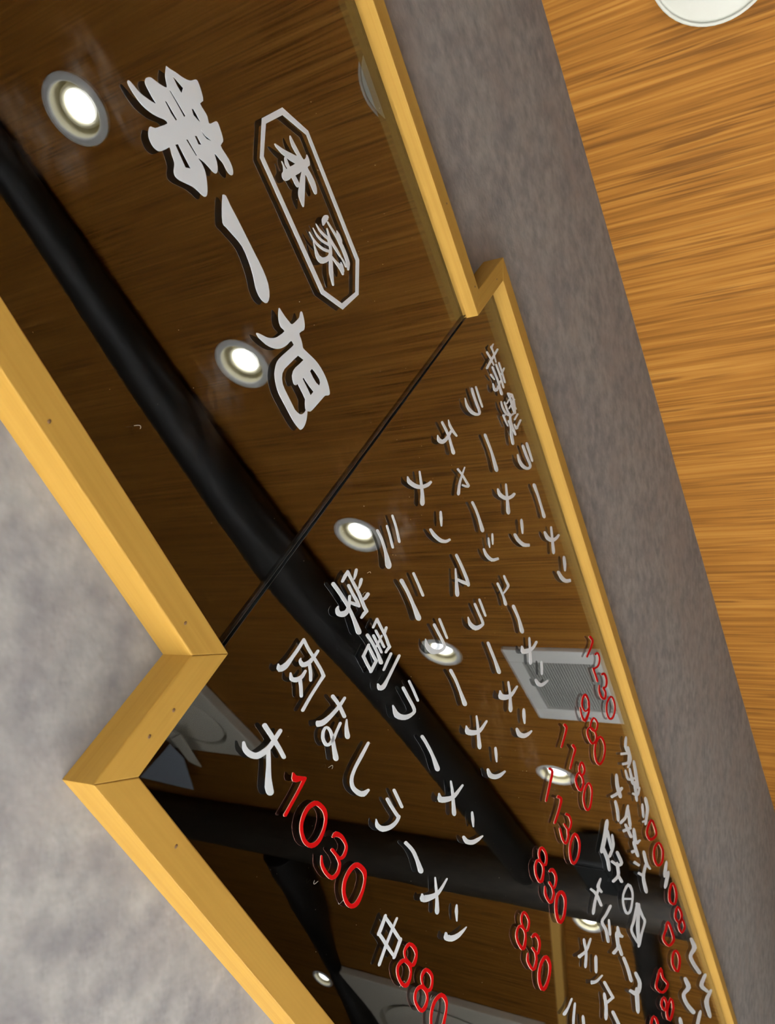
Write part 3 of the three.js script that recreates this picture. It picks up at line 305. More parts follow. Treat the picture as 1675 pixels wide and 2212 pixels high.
  { s: [[488.4,610.7,491.0,615.7,493.4,611.1,496.0,616.2,498.3,611.5,501.1,616.8,503.6,611.8,506.6,617.2,509.8,611.8,513.0,617.4,516.3,611.7,519.8,617.5,521.5,611.4,525.3,617.5,524.5,611.0,528.7,617.2,526.2,610.3,530.7,616.7,527.9,609.7,532.7,616.2],
    [529.9,615.1,530.6,610.7,526.6,612.4,527.3,608.0,523.4,609.6,524.0,605.2,520.1,607.0,520.5,602.4,516.7,604.1,516.8,599.8,513.0,601.2,513.1,597.3,509.4,598.3,509.5,594.8],
    [498.1,599.9,500.1,602.4,500.8,597.5,503.2,600.5,503.5,595.1,506.4,598.6,506.5,592.5,509.9,596.6,509.9,589.3,514.1,594.4,513.5,586.0,518.6,592.1,517.2,582.7,523.1,589.7]] },
  { s: [[560.6,620.0,563.2,624.0,564.4,619.7,567.2,624.0,568.2,619.5,571.2,624.0,572.0,619.2,575.1,623.9,575.7,619.1,578.8,623.7,579.5,619.0,582.5,623.5,583.2,618.9,586.2,623.3],
    [556.2,607.6,559.1,612.2,560.6,607.7,563.5,612.3,565.0,607.8,567.9,612.4,569.6,607.9,572.5,612.5,575.0,608.1,578.1,612.9,580.6,608.3,584.0,613.3,584.2,607.8,588.3,613.0,584.6,606.9,590.1,611.2,584.0,606.2,589.3,608.0,582.5,603.8,588.0,605.1,580.3,600.3,586.4,601.3,577.9,597.0,583.5,596.2,576.2,595.3,579.0,590.6,574.1,593.5,573.4,586.6,570.7,591.4,568.3,584.1,567.4,589.9,563.7,582.7,564.2,588.9,560.4,583.3,560.7,588.6,557.9,584.8,557.2,588.4,555.7,586.4]] },
  { s: [[610.6,601.6,614.6,607.1,614.2,601.5,618.2,607.1,617.9,601.4,621.9,607.0,621.9,601.3,625.9,606.9,626.6,601.2,630.7,606.9,631.8,601.2,635.9,606.8,637.1,601.0,641.3,606.6,642.1,600.2,647.1,606.6,647.4,599.2,653.1,606.5,652.7,598.3,659.1,606.4]] },
  { s: [[683.6,609.8,687.4,613.9,687.1,608.1,691.2,612.5,690.5,606.5,695.0,611.1,693.7,604.7,698.5,609.5,696.5,602.7,701.7,607.6,699.0,600.4,704.5,605.6,701.3,598.2,707.2,603.6,703.3,595.8,710.0,602.0,705.1,593.5,712.7,600.4,706.9,591.2,715.4,598.8],
    [673.6,586.4,677.4,590.2,673.9,584.1,680.5,590.8,674.5,581.6,683.2,591.5,677.9,580.6,684.2,592.8,684.0,584.0,684.0,592.6,689.2,588.2,685.7,593.7,693.8,592.6,688.3,595.8,697.9,597.4,691.5,598.7,702.0,602.9,695.0,602.2,705.2,608.9,698.1,606.3,707.3,615.1,700.5,611.5,708.6,621.2,702.5,617.8,709.9,627.3,704.7,624.4]] },
  { s: [[740.6,616.8,747.0,622.5,742.2,615.2,748.9,621.2,743.8,613.6,750.7,619.9,745.4,612.1,752.6,618.7,747.9,611.2,754.0,616.9,750.4,610.4,755.5,615.1,753.0,609.6,757.0,613.3],
    [740.8,587.3,745.7,593.1,743.3,586.5,749.5,593.8,746.1,585.8,753.0,594.6,750.3,586.1,755.5,595.7,756.0,588.9,757.4,596.7,761.6,592.5,759.9,598.4,766.9,596.8,762.0,600.0,771.3,601.5,764.3,601.9,774.5,605.9,767.1,604.9,777.0,609.7,770.0,608.2,778.9,613.2,772.6,611.3,780.3,616.3,775.0,614.5,781.5,619.3,777.5,617.9]] },
 ]],
 ["ミニラーメン", "name", [
  { s: [[377.6,535.4,379.2,538.6,381.1,534.9,382.8,538.1,384.6,534.4,386.4,537.7,388.4,533.6,390.4,536.9,392.9,532.1,395.0,535.6,397.7,530.4,399.9,534.0,402.5,528.6,404.9,532.3],
    [378.7,521.1,380.4,524.1,381.8,520.5,383.5,523.6,384.9,519.8,386.7,523.0,388.1,519.1,390.0,522.3,391.6,518.0,393.6,521.3,395.3,516.8,397.4,520.2,399.0,515.7,401.2,519.1],
    [371.5,505.0,373.0,508.6,374.8,505.2,376.3,508.9,378.1,505.4,379.7,509.2,381.6,505.3,383.5,509.1,385.6,504.6,387.8,508.5,390.0,503.6,392.4,507.6,394.2,502.4,396.8,506.5,397.7,500.3,401.4,506.0,401.1,498.1,405.9,505.3,404.5,495.9,410.3,504.5]] },
  { s: [[442.9,528.1,445.0,532.0,446.9,528.1,449.0,532.0,450.9,528.0,453.1,532.0,455.2,528.0,457.4,531.9,460.0,527.8,462.3,531.8,465.0,527.5,467.4,531.7,470.1,527.3,472.6,531.5],
    [432.5,505.1,435.3,510.9,437.2,505.7,439.9,511.3,441.9,506.3,444.6,511.6,446.8,506.7,449.5,511.8,452.0,506.8,454.8,511.8,457.5,506.7,460.3,511.7,463.0,506.5,465.9,511.4,468.0,505.5,471.8,511.6,473.2,504.4,477.8,511.7,478.3,503.3,483.8,511.8]] },
  { s: [[511.5,536.1,514.0,540.1,514.9,536.0,517.5,540.0,518.3,535.8,520.9,539.8,522.0,535.5,524.7,539.7,526.4,535.4,529.1,539.4,531.2,535.2,533.8,539.0,536.0,535.0,538.5,538.7],
    [507.6,523.9,510.1,528.4,511.5,524.2,514.0,528.6,515.4,524.5,517.9,528.9,519.8,524.8,522.3,529.1,525.7,525.3,528.2,529.6,532.0,525.7,534.7,530.1,536.5,525.6,539.6,530.0,538.1,524.9,542.2,529.1,538.2,524.2,542.9,527.1,537.8,522.8,542.4,524.6,536.7,520.4,541.3,521.4,534.8,517.5,539.1,517.5,532.6,514.7,536.4,513.5,529.9,512.1,533.3,509.5,527.0,509.7,529.4,505.3,524.7,508.5,524.6,501.3,522.1,506.9,519.7,499.2,518.7,505.5,515.4,498.1,515.6,504.7,511.6,497.9,512.9,504.0,509.1,499.0,510.3,504.0,507.6,500.8,507.5,504.1,506.2,502.5]] },
  { s: [[566.1,516.7,569.6,522.2,570.8,517.2,574.1,522.5,575.4,517.7,578.6,522.7,580.3,518.1,583.6,522.8,585.8,518.0,589.2,522.6,591.6,517.7,595.1,522.2,597.4,517.2,600.9,521.8,602.5,516.2,606.9,521.7,607.6,515.1,612.9,521.6,612.6,513.9,618.8,521.5]] },
  { s: [[646.2,525.6,649.0,528.5,648.9,523.9,652.3,527.2,651.7,522.1,655.6,525.9,654.4,520.2,659.0,524.4,657.4,518.0,662.3,522.5,660.4,515.7,665.6,520.4,663.4,513.4,668.9,518.4,666.2,511.2,672.3,516.6,669.0,509.0,675.7,515.0,671.7,506.8,679.1,513.3],
    [635.0,502.0,637.7,504.8,635.8,500.1,640.9,505.3,637.0,498.1,643.6,505.8,640.7,497.5,644.9,507.0,646.5,500.6,645.7,507.4,651.6,504.4,648.3,509.1,656.0,508.3,651.5,511.7,660.1,512.5,655.0,514.5,664.5,517.5,658.4,517.6,668.0,523.2,661.3,521.2,670.1,529.1,663.8,526.3,671.4,535.3,665.9,532.6,672.7,541.3,668.2,539.1]] },
  { s: [[708.4,532.3,713.3,536.7,710.1,531.2,715.2,535.6,711.8,530.1,717.0,534.6,713.6,528.9,719.0,533.5,716.0,527.9,720.6,531.8,718.5,526.8,722.3,530.1,721.0,525.8,724.0,528.3],
    [709.1,503.5,713.4,508.0,711.1,502.4,716.8,508.3,713.4,501.3,719.9,508.7,717.4,501.2,722.1,509.5,723.0,503.6,724.0,510.4,728.4,506.8,726.8,512.1,733.4,510.4,729.5,514.0,737.7,514.3,732.0,515.9,741.3,518.2,734.7,518.4,744.4,522.1,737.5,521.4,746.8,526.1,740.5,524.8,748.9,530.0,743.7,528.7,750.9,533.8,746.9,532.8]] },
 ]],
 ["学割ラーメン", "name", [
  { s: [[375.0,454.6,378.2,457.7,375.6,453.4,378.9,456.5,376.3,452.2,379.6,455.2,376.9,451.0,380.2,454.0,377.6,450.0,380.5,452.5,378.3,449.0,380.7,451.0,379.0,448.0,380.9,449.5],
    [386.1,455.0,389.5,458.0,386.6,453.9,390.0,457.0,387.1,452.9,390.5,455.9,387.6,451.8,391.0,454.6,388.3,450.7,391.3,453.0,389.0,449.4,391.4,451.3,389.6,448.1,391.6,449.6],
    [402.0,454.9,406.5,457.2,402.0,452.9,406.3,455.2,402.0,451.0,406.2,453.0,401.8,449.5,405.7,450.7,401.4,448.2,404.6,448.4,400.7,446.7,403.4,446.5,399.9,445.0,402.3,444.8],
    [371.4,435.1,368.3,433.0,371.3,437.2,367.9,434.9,371.2,439.3,367.4,436.9,371.1,441.3,367.0,438.8,371.0,442.9,367.1,440.8,370.9,444.6,367.2,442.6,370.8,446.3,367.4,444.4],
    [368.2,443.5,369.9,447.3,371.3,443.5,373.1,447.2,374.4,443.4,376.2,447.2,378.2,443.5,379.9,447.2,383.1,443.5,384.9,447.4,388.6,443.6,390.6,447.7,393.8,443.6,396.0,447.7,398.4,443.1,400.7,447.3,402.6,442.5,405.1,446.8,406.2,442.1,408.6,446.4,408.8,441.9,411.1,446.3,410.7,441.9,413.0,446.4,412.5,441.9,414.9,446.5],
    [411.5,443.4,415.9,445.0,411.2,441.8,415.5,443.4,410.8,440.1,415.2,441.8,410.5,438.4,414.9,440.3,410.5,436.8,414.6,438.8,410.7,435.2,414.3,437.1,410.8,433.8,414.0,435.4],
    [377.8,436.6,379.5,440.3,380.8,436.6,382.6,440.3,383.9,436.7,385.6,440.3,387.0,436.7,388.7,440.3,390.1,436.7,391.9,440.5,393.2,436.7,395.2,440.8,395.9,436.7,398.0,440.9,397.8,436.7,400.1,440.8,399.4,436.6,401.6,440.5,401.0,436.5,403.2,440.3],
    [401.8,439.8,402.4,437.0,399.9,438.6,400.5,435.6,397.9,437.4,398.6,434.2,396.0,436.1,396.7,432.8,394.0,434.6,394.8,431.5,392.0,433.0,392.8,430.1,390.1,431.5,390.8,428.8],
    [385.3,431.6,387.9,434.5,386.3,430.5,389.0,433.4,387.3,429.5,390.1,432.3,388.4,428.1,391.3,430.9,389.4,425.9,392.9,429.1,390.4,423.5,394.5,426.9,390.8,421.3,395.6,424.4,390.3,419.7,395.8,421.6,389.5,418.2,395.1,418.7,388.6,417.1,393.8,415.7,388.0,416.1,391.5,412.9,387.0,415.1,388.8,410.6,386.6,414.6,385.8,408.8,386.1,414.3,383.2,408.7,385.0,414.3,381.6,409.5,383.9,414.4,380.5,410.6,383.2,414.4,380.2,412.0,382.6,414.9,380.3,413.4,381.9,415.5,380.6,414.6],
    [361.8,420.1,363.2,424.6,364.7,420.6,366.1,425.1,367.5,421.2,369.0,425.7,370.6,421.7,372.2,426.2,374.2,422.2,375.9,426.7,377.9,422.7,379.7,427.2,381.7,423.0,383.6,427.7,385.4,423.5,387.4,427.8,389.2,423.8,391.1,427.8,393.0,424.0,394.8,427.6,396.6,423.7,398.7,427.6,400.3,423.3,402.6,427.4,404.1,422.8,406.7,427.2,408.0,421.8,411.2,427.0,412.1,420.8,415.7,426.7,416.1,419.8,420.3,426.4]] },
  { s: [[433.2,443.5,430.2,441.6,433.1,445.5,429.9,443.5,432.9,447.6,429.6,445.5,432.8,449.4,429.4,447.3,432.7,450.7,429.3,448.6,432.7,451.8,429.2,449.7,432.7,453.0,429.1,450.8],
    [429.9,450.0,431.9,453.7,432.9,450.0,434.9,453.7,436.0,450.0,438.0,453.7,439.3,450.0,441.3,453.7,443.2,450.1,445.2,453.7,447.3,450.2,449.3,453.8,451.0,450.1,453.2,453.7,454.3,449.6,456.8,453.3,457.3,448.9,460.0,452.8,459.8,448.4,462.5,452.5,461.4,448.3,463.8,452.4,462.3,448.4,464.4,452.4,463.0,448.4,465.2,452.5],
    [462.1,449.6,466.1,451.3,461.8,448.0,465.7,449.6,461.5,446.4,465.3,448.0,461.3,444.9,465.0,446.6,461.2,443.7,464.8,445.5,461.3,442.7,464.7,444.4,461.3,441.7,464.6,443.4],
    [445.5,456.3,449.2,459.0,446.2,453.6,449.9,456.3,446.9,450.9,450.6,453.5],
    [436.2,442.0,437.9,445.1,439.2,442.0,440.9,445.2,442.2,442.1,443.9,445.2,445.4,442.1,447.1,445.3,448.9,442.1,450.7,445.3,452.6,442.1,454.5,445.2,456.4,442.0,458.2,445.2],
    [436.6,436.1,438.5,439.5,439.7,436.1,441.6,439.4,442.8,436.1,444.6,439.4,446.0,436.1,447.9,439.3,449.5,436.0,451.3,439.1,453.0,435.9,454.9,439.0,456.6,435.7,458.5,438.8],
    [429.2,428.9,431.1,433.1,433.0,429.4,434.8,433.4,436.8,430.0,438.6,433.8,440.6,430.4,442.4,434.0,444.4,430.5,446.4,434.1,448.2,430.5,450.3,434.0,452.0,430.3,454.2,433.8,455.2,429.6,458.0,433.7,458.4,428.7,461.7,433.5,461.5,427.9,465.3,433.2],
    [445.6,446.2,448.3,447.9,445.9,443.2,448.6,444.9,446.1,440.3,448.9,442.0,446.2,437.6,449.1,439.2,446.4,435.3,449.0,436.8,446.4,433.2,448.9,434.6,446.5,431.1,448.8,432.4],
    [436.2,425.4,439.6,427.4,436.7,419.1,440.3,421.2,437.2,412.9,441.0,415.1],
    [438.0,412.1,440.1,415.8,440.8,412.1,442.9,415.7,443.6,412.0,445.7,415.6,446.5,411.9,448.6,415.6,449.6,411.9,451.7,415.6,452.9,412.0,455.0,415.7,456.1,412.0,458.3,415.7],
    [438.4,424.1,440.3,427.4,441.5,424.0,443.5,427.3,444.7,423.9,446.7,427.3,447.7,423.8,449.7,427.3,450.5,423.8,452.5,427.4,453.2,423.8,455.3,427.5,455.9,423.9,458.1,427.7],
    [455.0,424.7,459.0,426.9,455.3,418.5,459.3,420.7,455.6,412.4,459.5,414.6],
    [468.4,446.4,472.1,448.6,468.7,443.4,472.3,445.6,468.9,440.5,472.5,442.7,469.1,437.5,472.7,439.7,469.5,434.5,473.0,436.6,470.0,431.4,473.3,433.4,470.4,428.4,473.5,430.3],
    [480.1,455.4,484.0,457.7,480.3,450.4,484.2,452.7,480.5,445.5,484.3,447.7,480.7,440.6,484.4,442.8,480.8,435.6,484.7,437.8,480.9,430.7,484.9,432.9,480.8,426.3,485.0,428.6,480.4,422.6,485.4,425.2,479.9,419.6,485.7,422.3,479.2,417.4,485.5,419.4,478.6,416.3,484.2,416.4,478.2,416.0,482.0,413.5,478.9,416.6,478.6,410.8,478.9,416.0,475.8,410.8,477.2,415.5,474.5,411.7,475.1,414.9,473.5,412.7]] },
  { s: [[511.8,451.8,514.0,455.2,515.4,451.7,517.7,455.2,519.0,451.6,521.4,455.2,522.9,451.4,525.4,455.1,527.3,451.2,529.9,454.8,532.0,450.8,534.6,454.4,536.7,450.5,539.3,454.0],
    [508.0,439.6,510.6,443.8,512.8,439.7,515.5,444.0,517.7,439.9,520.4,444.1,522.6,440.0,525.3,444.2,528.2,440.2,531.0,444.5,533.8,440.3,537.0,444.7,537.4,439.8,541.4,444.2,538.3,438.9,543.3,442.3,538.1,437.7,542.9,439.4,537.0,435.6,541.5,436.4,534.8,432.5,539.8,432.7,532.0,429.1,537.1,428.3,529.2,426.5,533.3,423.8,526.1,424.1,528.6,419.7,522.8,422.0,523.2,416.0,520.3,421.0,517.2,413.3,517.1,419.9,512.8,413.8,512.9,419.6,509.7,415.6,508.5,419.3,506.8,417.2]] },
  { s: [[567.9,432.1,571.0,436.8,572.2,432.6,575.2,437.2,576.4,433.1,579.4,437.5,581.0,433.4,584.1,437.7,586.1,433.5,589.4,437.9,591.7,433.5,595.1,437.9,597.2,433.2,600.9,437.6,602.2,432.1,606.9,437.4,607.1,430.8,612.8,437.0,612.2,429.4,618.7,436.5]] },
  { s: [[647.0,440.7,649.9,443.3,650.2,438.9,653.6,441.9,653.3,437.1,657.3,440.5,656.3,435.1,660.9,439.0,659.2,433.1,664.2,437.1,661.9,431.0,667.2,435.1,664.6,428.8,670.2,433.2,667.2,426.7,673.3,431.5,669.7,424.6,676.5,429.8,672.2,422.4,679.6,428.1],
    [635.3,416.6,638.5,419.4,635.9,414.8,641.4,419.5,637.0,412.9,643.7,419.9,641.5,412.6,643.8,420.6,647.5,416.1,644.4,420.9,652.4,419.9,647.3,423.0,656.6,423.7,650.8,425.9,660.4,427.5,654.4,428.8,664.4,432.0,657.7,431.8,667.8,437.3,660.8,435.7,670.3,443.3,663.9,441.1,672.2,449.8,666.8,447.8,674.2,456.3,669.9,454.7]] },
  { s: [[709.0,448.0,713.3,451.3,710.6,446.7,715.3,450.3,712.2,445.4,717.3,449.4,713.9,444.1,719.4,448.3,716.3,443.1,720.9,446.6,718.8,442.1,722.5,444.9,721.3,441.1,724.1,443.2],
    [709.6,418.8,713.3,423.1,712.2,418.5,716.8,423.8,715.3,418.3,719.8,424.4,719.8,419.0,722.0,425.3,725.1,421.5,724.2,426.4,730.3,424.6,727.2,428.2,735.2,428.1,730.0,430.2,739.3,432.0,732.7,432.4,742.5,435.8,735.8,435.4,745.3,439.3,738.8,438.6,747.3,442.5,741.8,441.6,749.0,445.5,744.6,444.7,750.6,448.5,747.6,447.9]] },
 ]],
 ["肉なしラーメン", "name", [
  { s: [[360.3,327.7,361.7,329.4,360.7,326.4,363.4,329.6,361.7,325.0,364.6,330.0,365.2,325.3,363.1,330.1,367.9,328.2,362.9,329.8,369.4,331.0,363.9,331.1,370.5,334.2,364.8,333.1,370.8,337.5,365.7,335.9,370.7,341.1,366.3,339.5,370.6,344.6,366.9,343.2,370.8,348.0,367.1,346.6,371.0,351.3,367.3,349.9,371.0,354.6,367.4,353.1,370.9,357.8,367.5,356.2,370.7,360.9,367.4,359.3,370.5,364.0,367.3,362.4],
    [368.1,361.6,369.8,364.8,371.3,361.4,373.0,364.6,374.5,361.1,376.2,364.4,377.9,361.0,379.5,364.3,381.7,361.1,383.2,364.4,385.7,361.3,387.2,364.6,389.7,361.5,391.3,364.8,394.0,361.6,395.6,365.0,398.4,361.7,400.1,365.1,402.0,361.7,403.8,365.0,404.3,361.4,406.5,364.9,405.9,361.0,408.4,364.6,407.7,360.6,410.2,364.4],
    [406.9,361.6,411.0,363.4,406.9,358.9,410.8,360.6,406.9,356.2,410.5,357.7,406.9,353.0,410.3,354.4,406.7,349.0,410.2,350.4,406.6,344.6,410.0,346.0,406.5,339.9,409.9,341.4,406.5,335.2,410.0,336.7,406.7,330.3,410.2,331.9,406.8,325.4,410.5,327.0],
    [387.1,369.7,390.2,371.1,386.9,367.2,390.2,368.6,386.7,364.8,390.2,366.2,386.4,362.3,390.0,363.7,385.9,359.7,389.9,361.1,385.3,357.2,389.7,358.4,384.5,355.2,389.0,355.7,383.5,353.3,387.7,352.8,382.3,351.7,386.0,350.1,381.9,351.2,383.4,347.5,381.8,351.0,380.3,346.6,380.5,350.8,378.3,346.9,379.3,350.6,377.0,347.5,378.7,350.5,376.4,348.4,378.2,350.7,376.3,349.4,377.7,351.1,376.4,350.2],
    [387.5,353.7,390.1,356.8,389.5,352.8,392.1,355.8,391.6,351.8,394.2,354.7,393.4,350.7,396.1,353.6,394.8,349.7,397.6,352.3,396.1,348.5,398.9,351.0,397.4,347.3,400.1,349.8],
    [387.2,347.7,390.0,349.0,387.0,345.6,390.3,347.0,386.9,343.5,390.5,344.9,386.4,341.7,390.4,342.6,385.5,339.8,389.6,340.0,384.3,337.8,388.4,337.3,383.1,336.5,386.8,334.8,382.4,335.7,384.6,332.8,381.5,335.0,382.1,331.3,381.1,334.7,379.5,330.5,380.3,334.5,377.7,331.2,378.9,334.8,376.7,332.4,377.4,335.2,375.8,333.5],
    [387.3,337.6,390.2,340.8,389.0,336.6,391.9,339.8,390.8,335.7,393.6,338.8,392.5,334.7,395.4,337.6,394.1,333.5,397.0,336.3,395.8,332.2,398.7,334.9,397.5,330.9,400.3,333.6]] },
  { s: [[429.6,358.1,431.3,362.2,433.2,358.6,434.9,362.6,436.8,359.2,438.7,363.1,440.6,359.4,442.8,363.3,444.7,359.2,447.3,363.2,449.1,358.7,451.9,362.8,453.6,358.2,456.5,362.4],
    [442.6,369.9,446.1,371.4,442.3,366.7,446.0,368.3,442.0,363.6,445.9,365.2,441.4,360.2,445.6,361.7,440.5,356.2,444.9,357.5,439.3,351.8,443.9,353.1,438.0,347.6,442.8,348.8,436.4,343.7,441.7,344.7,434.7,340.0,440.4,340.7,433.0,337.2,438.8,337.1,431.8,335.6,436.7,334.0,430.5,334.4,434.7,331.9,428.7,332.8,433.1,330.2],
    [459.2,359.8,460.9,361.2,460.2,358.0,462.7,360.1,461.2,356.2,464.4,358.9,462.5,354.4,466.3,357.9,464.2,352.9,468.4,356.9,466.0,351.4,470.7,356.0,467.8,350.0,473.1,355.1],
    [453.2,351.5,456.7,353.3,453.5,348.5,457.0,350.3,453.9,345.6,457.3,347.3,454.2,342.8,457.6,344.5,454.3,340.3,458.1,342.2,454.4,338.1,458.6,340.1,454.3,336.1,458.9,338.1,454.4,334.4,458.8,336.1,454.3,332.9,458.4,334.1,454.0,331.7,457.6,332.2,453.3,330.7,456.5,330.2,452.8,330.1,454.6,328.2,452.5,330.0,451.8,326.6,450.9,329.8,448.9,326.3,448.6,329.9,446.1,326.5,446.6,330.4,443.6,327.3,445.1,331.4,441.8,328.7,443.8,332.9,440.4,330.5,443.1,334.3,439.7,332.4,442.9,335.7,439.6,334.4,443.1,336.8,440.2,336.5,443.3,337.2,442.0,338.7,444.1,337.5,444.6,340.1,445.9,337.7,447.4,340.7,448.0,337.6,450.1,340.8,450.0,337.1,452.8,340.3,452.3,336.2,455.4,339.5,454.6,335.1,457.9,338.6,456.9,333.9,460.5,337.5,459.2,332.5,463.1,336.3,461.5,331.2,465.6,335.2,463.7,329.8,468.2,334.3,465.8,328.6,470.7,333.4,467.9,327.3,473.2,332.5]] },
  { s: [[497.8,367.9,501.7,369.7,497.5,363.6,501.8,365.6,497.3,359.4,501.8,361.4,497.0,355.0,501.8,357.1,496.9,350.1,501.6,352.1,496.8,345.0,501.3,346.9,497.0,340.5,501.3,342.5,497.4,336.8,501.8,339.1,498.1,333.8,502.5,336.3,499.4,331.3,503.7,334.2,501.2,329.3,505.4,332.7,503.6,327.9,507.6,331.8,506.5,327.1,509.9,331.5,510.0,327.1,512.4,331.8,513.8,327.8,515.3,332.7,517.4,328.7,518.1,333.7,520.7,330.0,520.1,334.6,524.2,331.8,521.6,335.5,527.7,334.5,522.2,336.1,529.6,337.7,523.7,337.3,530.3,340.3,525.5,339.6,530.9,342.7,527.5,342.2]] },
  { s: [[562.5,366.5,565.5,370.1,566.0,366.2,569.1,369.9,569.6,365.9,572.7,369.7,573.2,365.6,576.4,369.4,576.9,365.4,580.1,369.1,580.6,365.1,583.7,368.7,584.4,364.9,587.5,368.4],
    [558.5,354.0,561.6,357.9,562.8,353.9,565.8,357.9,567.1,353.9,570.1,357.8,571.7,354.0,574.5,357.9,576.5,354.2,579.3,358.1,581.5,354.5,584.2,358.5,586.4,354.9,589.3,358.9],
    [585.2,355.7,590.6,358.1,585.2,354.1,590.6,356.6,585.3,352.8,590.6,354.9,584.8,351.1,590.1,352.6,583.5,348.5,589.1,349.7,581.6,345.6,587.5,346.3,579.5,342.9,585.1,342.7,576.7,340.2,582.0,339.1,573.6,337.6,578.2,335.4,571.1,336.0,573.9,332.0,569.3,334.8,569.3,329.8,567.2,333.9,565.1,328.7,565.2,333.4,561.5,328.3,563.1,333.0,559.3,329.4,560.7,333.2,558.1,331.0,558.2,333.5,557.0,332.6]] },
  { s: [[613.3,346.7,615.5,350.8,618.7,347.7,621.0,351.9,624.0,348.7,626.7,353.0,628.9,349.3,632.3,353.7,633.3,349.3,637.4,353.7,637.7,348.8,642.1,353.1,642.0,348.2,646.5,352.5,645.9,347.1,651.3,352.0,649.6,345.9,655.9,351.4,653.4,344.6,660.5,350.9]] },
  { s: [[685.6,357.8,688.2,359.6,687.5,356.3,690.6,358.4,689.4,354.8,692.9,357.2,691.4,353.2,695.4,355.9,693.8,351.5,698.1,354.4,696.3,349.7,700.8,352.7,698.7,347.9,703.4,351.0,700.7,346.2,705.8,349.5,702.5,344.6,708.1,348.0,704.2,342.9,710.2,346.6,705.6,341.2,712.2,345.1,706.9,339.5,714.1,343.7,708.2,337.7,716.0,342.3],
    [673.9,332.7,677.5,335.3,673.5,331.2,680.0,335.8,673.9,329.5,681.9,336.5,677.6,328.8,681.1,337.4,682.9,331.1,679.8,336.7,686.7,333.6,680.9,337.2,690.2,336.4,683.2,338.7,693.9,339.8,686.9,341.3,698.1,343.8,691.1,344.6,701.8,347.9,694.8,347.7,704.3,351.3,697.3,350.4,706.0,354.6,699.5,353.1,707.3,358.2,701.5,356.4,708.5,362.5,703.4,360.8,709.4,367.2,705.1,365.7,710.3,372.0,706.9,370.7]] },
  { s: [[744.2,363.9,748.1,366.1,744.7,362.5,749.4,365.1,745.3,361.1,750.7,364.2,746.3,359.5,752.4,363.1,748.9,358.1,753.8,361.1,751.9,356.5,755.7,358.9,754.9,355.0,757.6,356.6],
    [742.0,332.5,747.6,336.1,741.8,331.3,749.5,336.2,742.3,329.9,750.8,336.7,745.8,329.5,750.4,337.3,750.6,331.0,751.1,337.5,755.5,333.2,753.1,338.3,760.8,336.1,755.1,339.2,765.2,339.5,757.7,340.9,769.0,343.1,761.2,343.4,772.4,346.6,764.4,346.2,775.0,350.2,767.5,349.1,777.0,353.6,770.5,352.4,778.6,356.5,773.3,355.5,779.8,358.8,775.4,357.9,780.6,360.8,777.2,360.0,781.4,362.7,779.0,362.1]] },
 ]],
 ["大 中", "name", [
  { s: [[381.4,286.5,383.4,290.7,384.2,286.5,386.2,290.7,386.9,286.6,388.9,290.7,389.8,286.6,391.9,290.8,392.9,286.6,395.1,290.8,396.3,286.5,398.5,290.7,399.4,286.5,401.7,290.7,402.2,286.5,404.4,290.6,404.7,286.5,406.9,290.5,407.3,286.5,409.6,290.4,410.0,286.3,412.4,290.1,412.9,286.0,415.4,289.8,415.9,285.8,418.3,289.5],
    [397.2,296.9,401.4,298.4,397.0,294.3,401.4,295.8,396.9,291.7,401.3,293.2,396.7,289.1,401.3,290.7,396.6,286.7,401.3,288.4,396.5,284.5,401.3,286.0,396.2,282.3,401.1,283.7,395.6,280.2,400.8,281.3,394.9,278.2,400.4,279.0,393.9,276.2,399.6,276.5,392.7,273.8,398.3,273.7,391.3,271.4,396.6,270.6,390.0,269.8,394.3,267.6,388.7,268.8,391.1,265.2,386.9,267.9,388.0,263.5,385.0,267.1,385.0,262.4,383.2,266.5,382.1,261.8,381.3,266.1,379.4,261.6,379.6,266.0,377.0,261.8,378.3,266.0,375.3,262.7,376.8,266.4,374.2,263.8,375.3,266.8,373.2,264.8],
    [397.7,277.8,401.2,280.7,400.3,275.6,403.9,278.6,402.8,273.4,406.6,276.5,405.2,271.3,409.1,274.4,407.2,269.2,411.5,272.5,409.0,267.1,413.7,270.7,410.8,265.1,415.9,269.0,412.5,263.1,418.2,267.7,414.2,261.3,420.5,266.5,415.7,259.7,422.4,265.6,417.4,258.9,423.6,265.0,418.8,258.5,424.6,264.5,420.1,258.1,425.7,264.1]] },
  { s: [[627.8,285.1,632.6,287.0,628.1,282.5,633.0,284.5,628.3,280.0,633.4,282.0,628.4,277.5,633.7,279.4,628.5,275.0,633.8,276.9,628.6,272.6,633.8,274.5,628.6,270.1,633.8,272.0],
    [629.8,269.4,632.6,272.7,632.6,269.5,635.4,272.8,635.4,269.5,638.3,272.9,638.7,269.6,641.7,272.9,642.8,269.5,646.0,272.8,647.5,269.3,650.7,272.7,652.3,269.2,655.4,272.6,657.2,269.3,660.2,272.5,662.2,269.4,665.1,272.5,667.2,269.5,670.0,272.6],
    [629.3,284.2,631.8,287.2,632.8,284.2,635.4,287.4,636.3,284.3,639.1,287.6,640.1,284.3,643.1,287.8,644.5,284.3,647.7,287.7,649.2,284.2,652.5,287.7,653.8,284.1,657.1,287.6,658.1,284.1,661.4,287.6,662.3,284.1,665.5,287.6,666.4,284.0,669.7,287.6],
    [665.2,284.7,670.9,286.9,665.4,282.5,671.0,284.6,665.6,280.3,671.0,282.3,665.8,278.0,671.1,279.9,666.0,275.4,671.2,277.3,666.2,272.7,671.2,274.5,666.3,270.0,671.3,271.8],
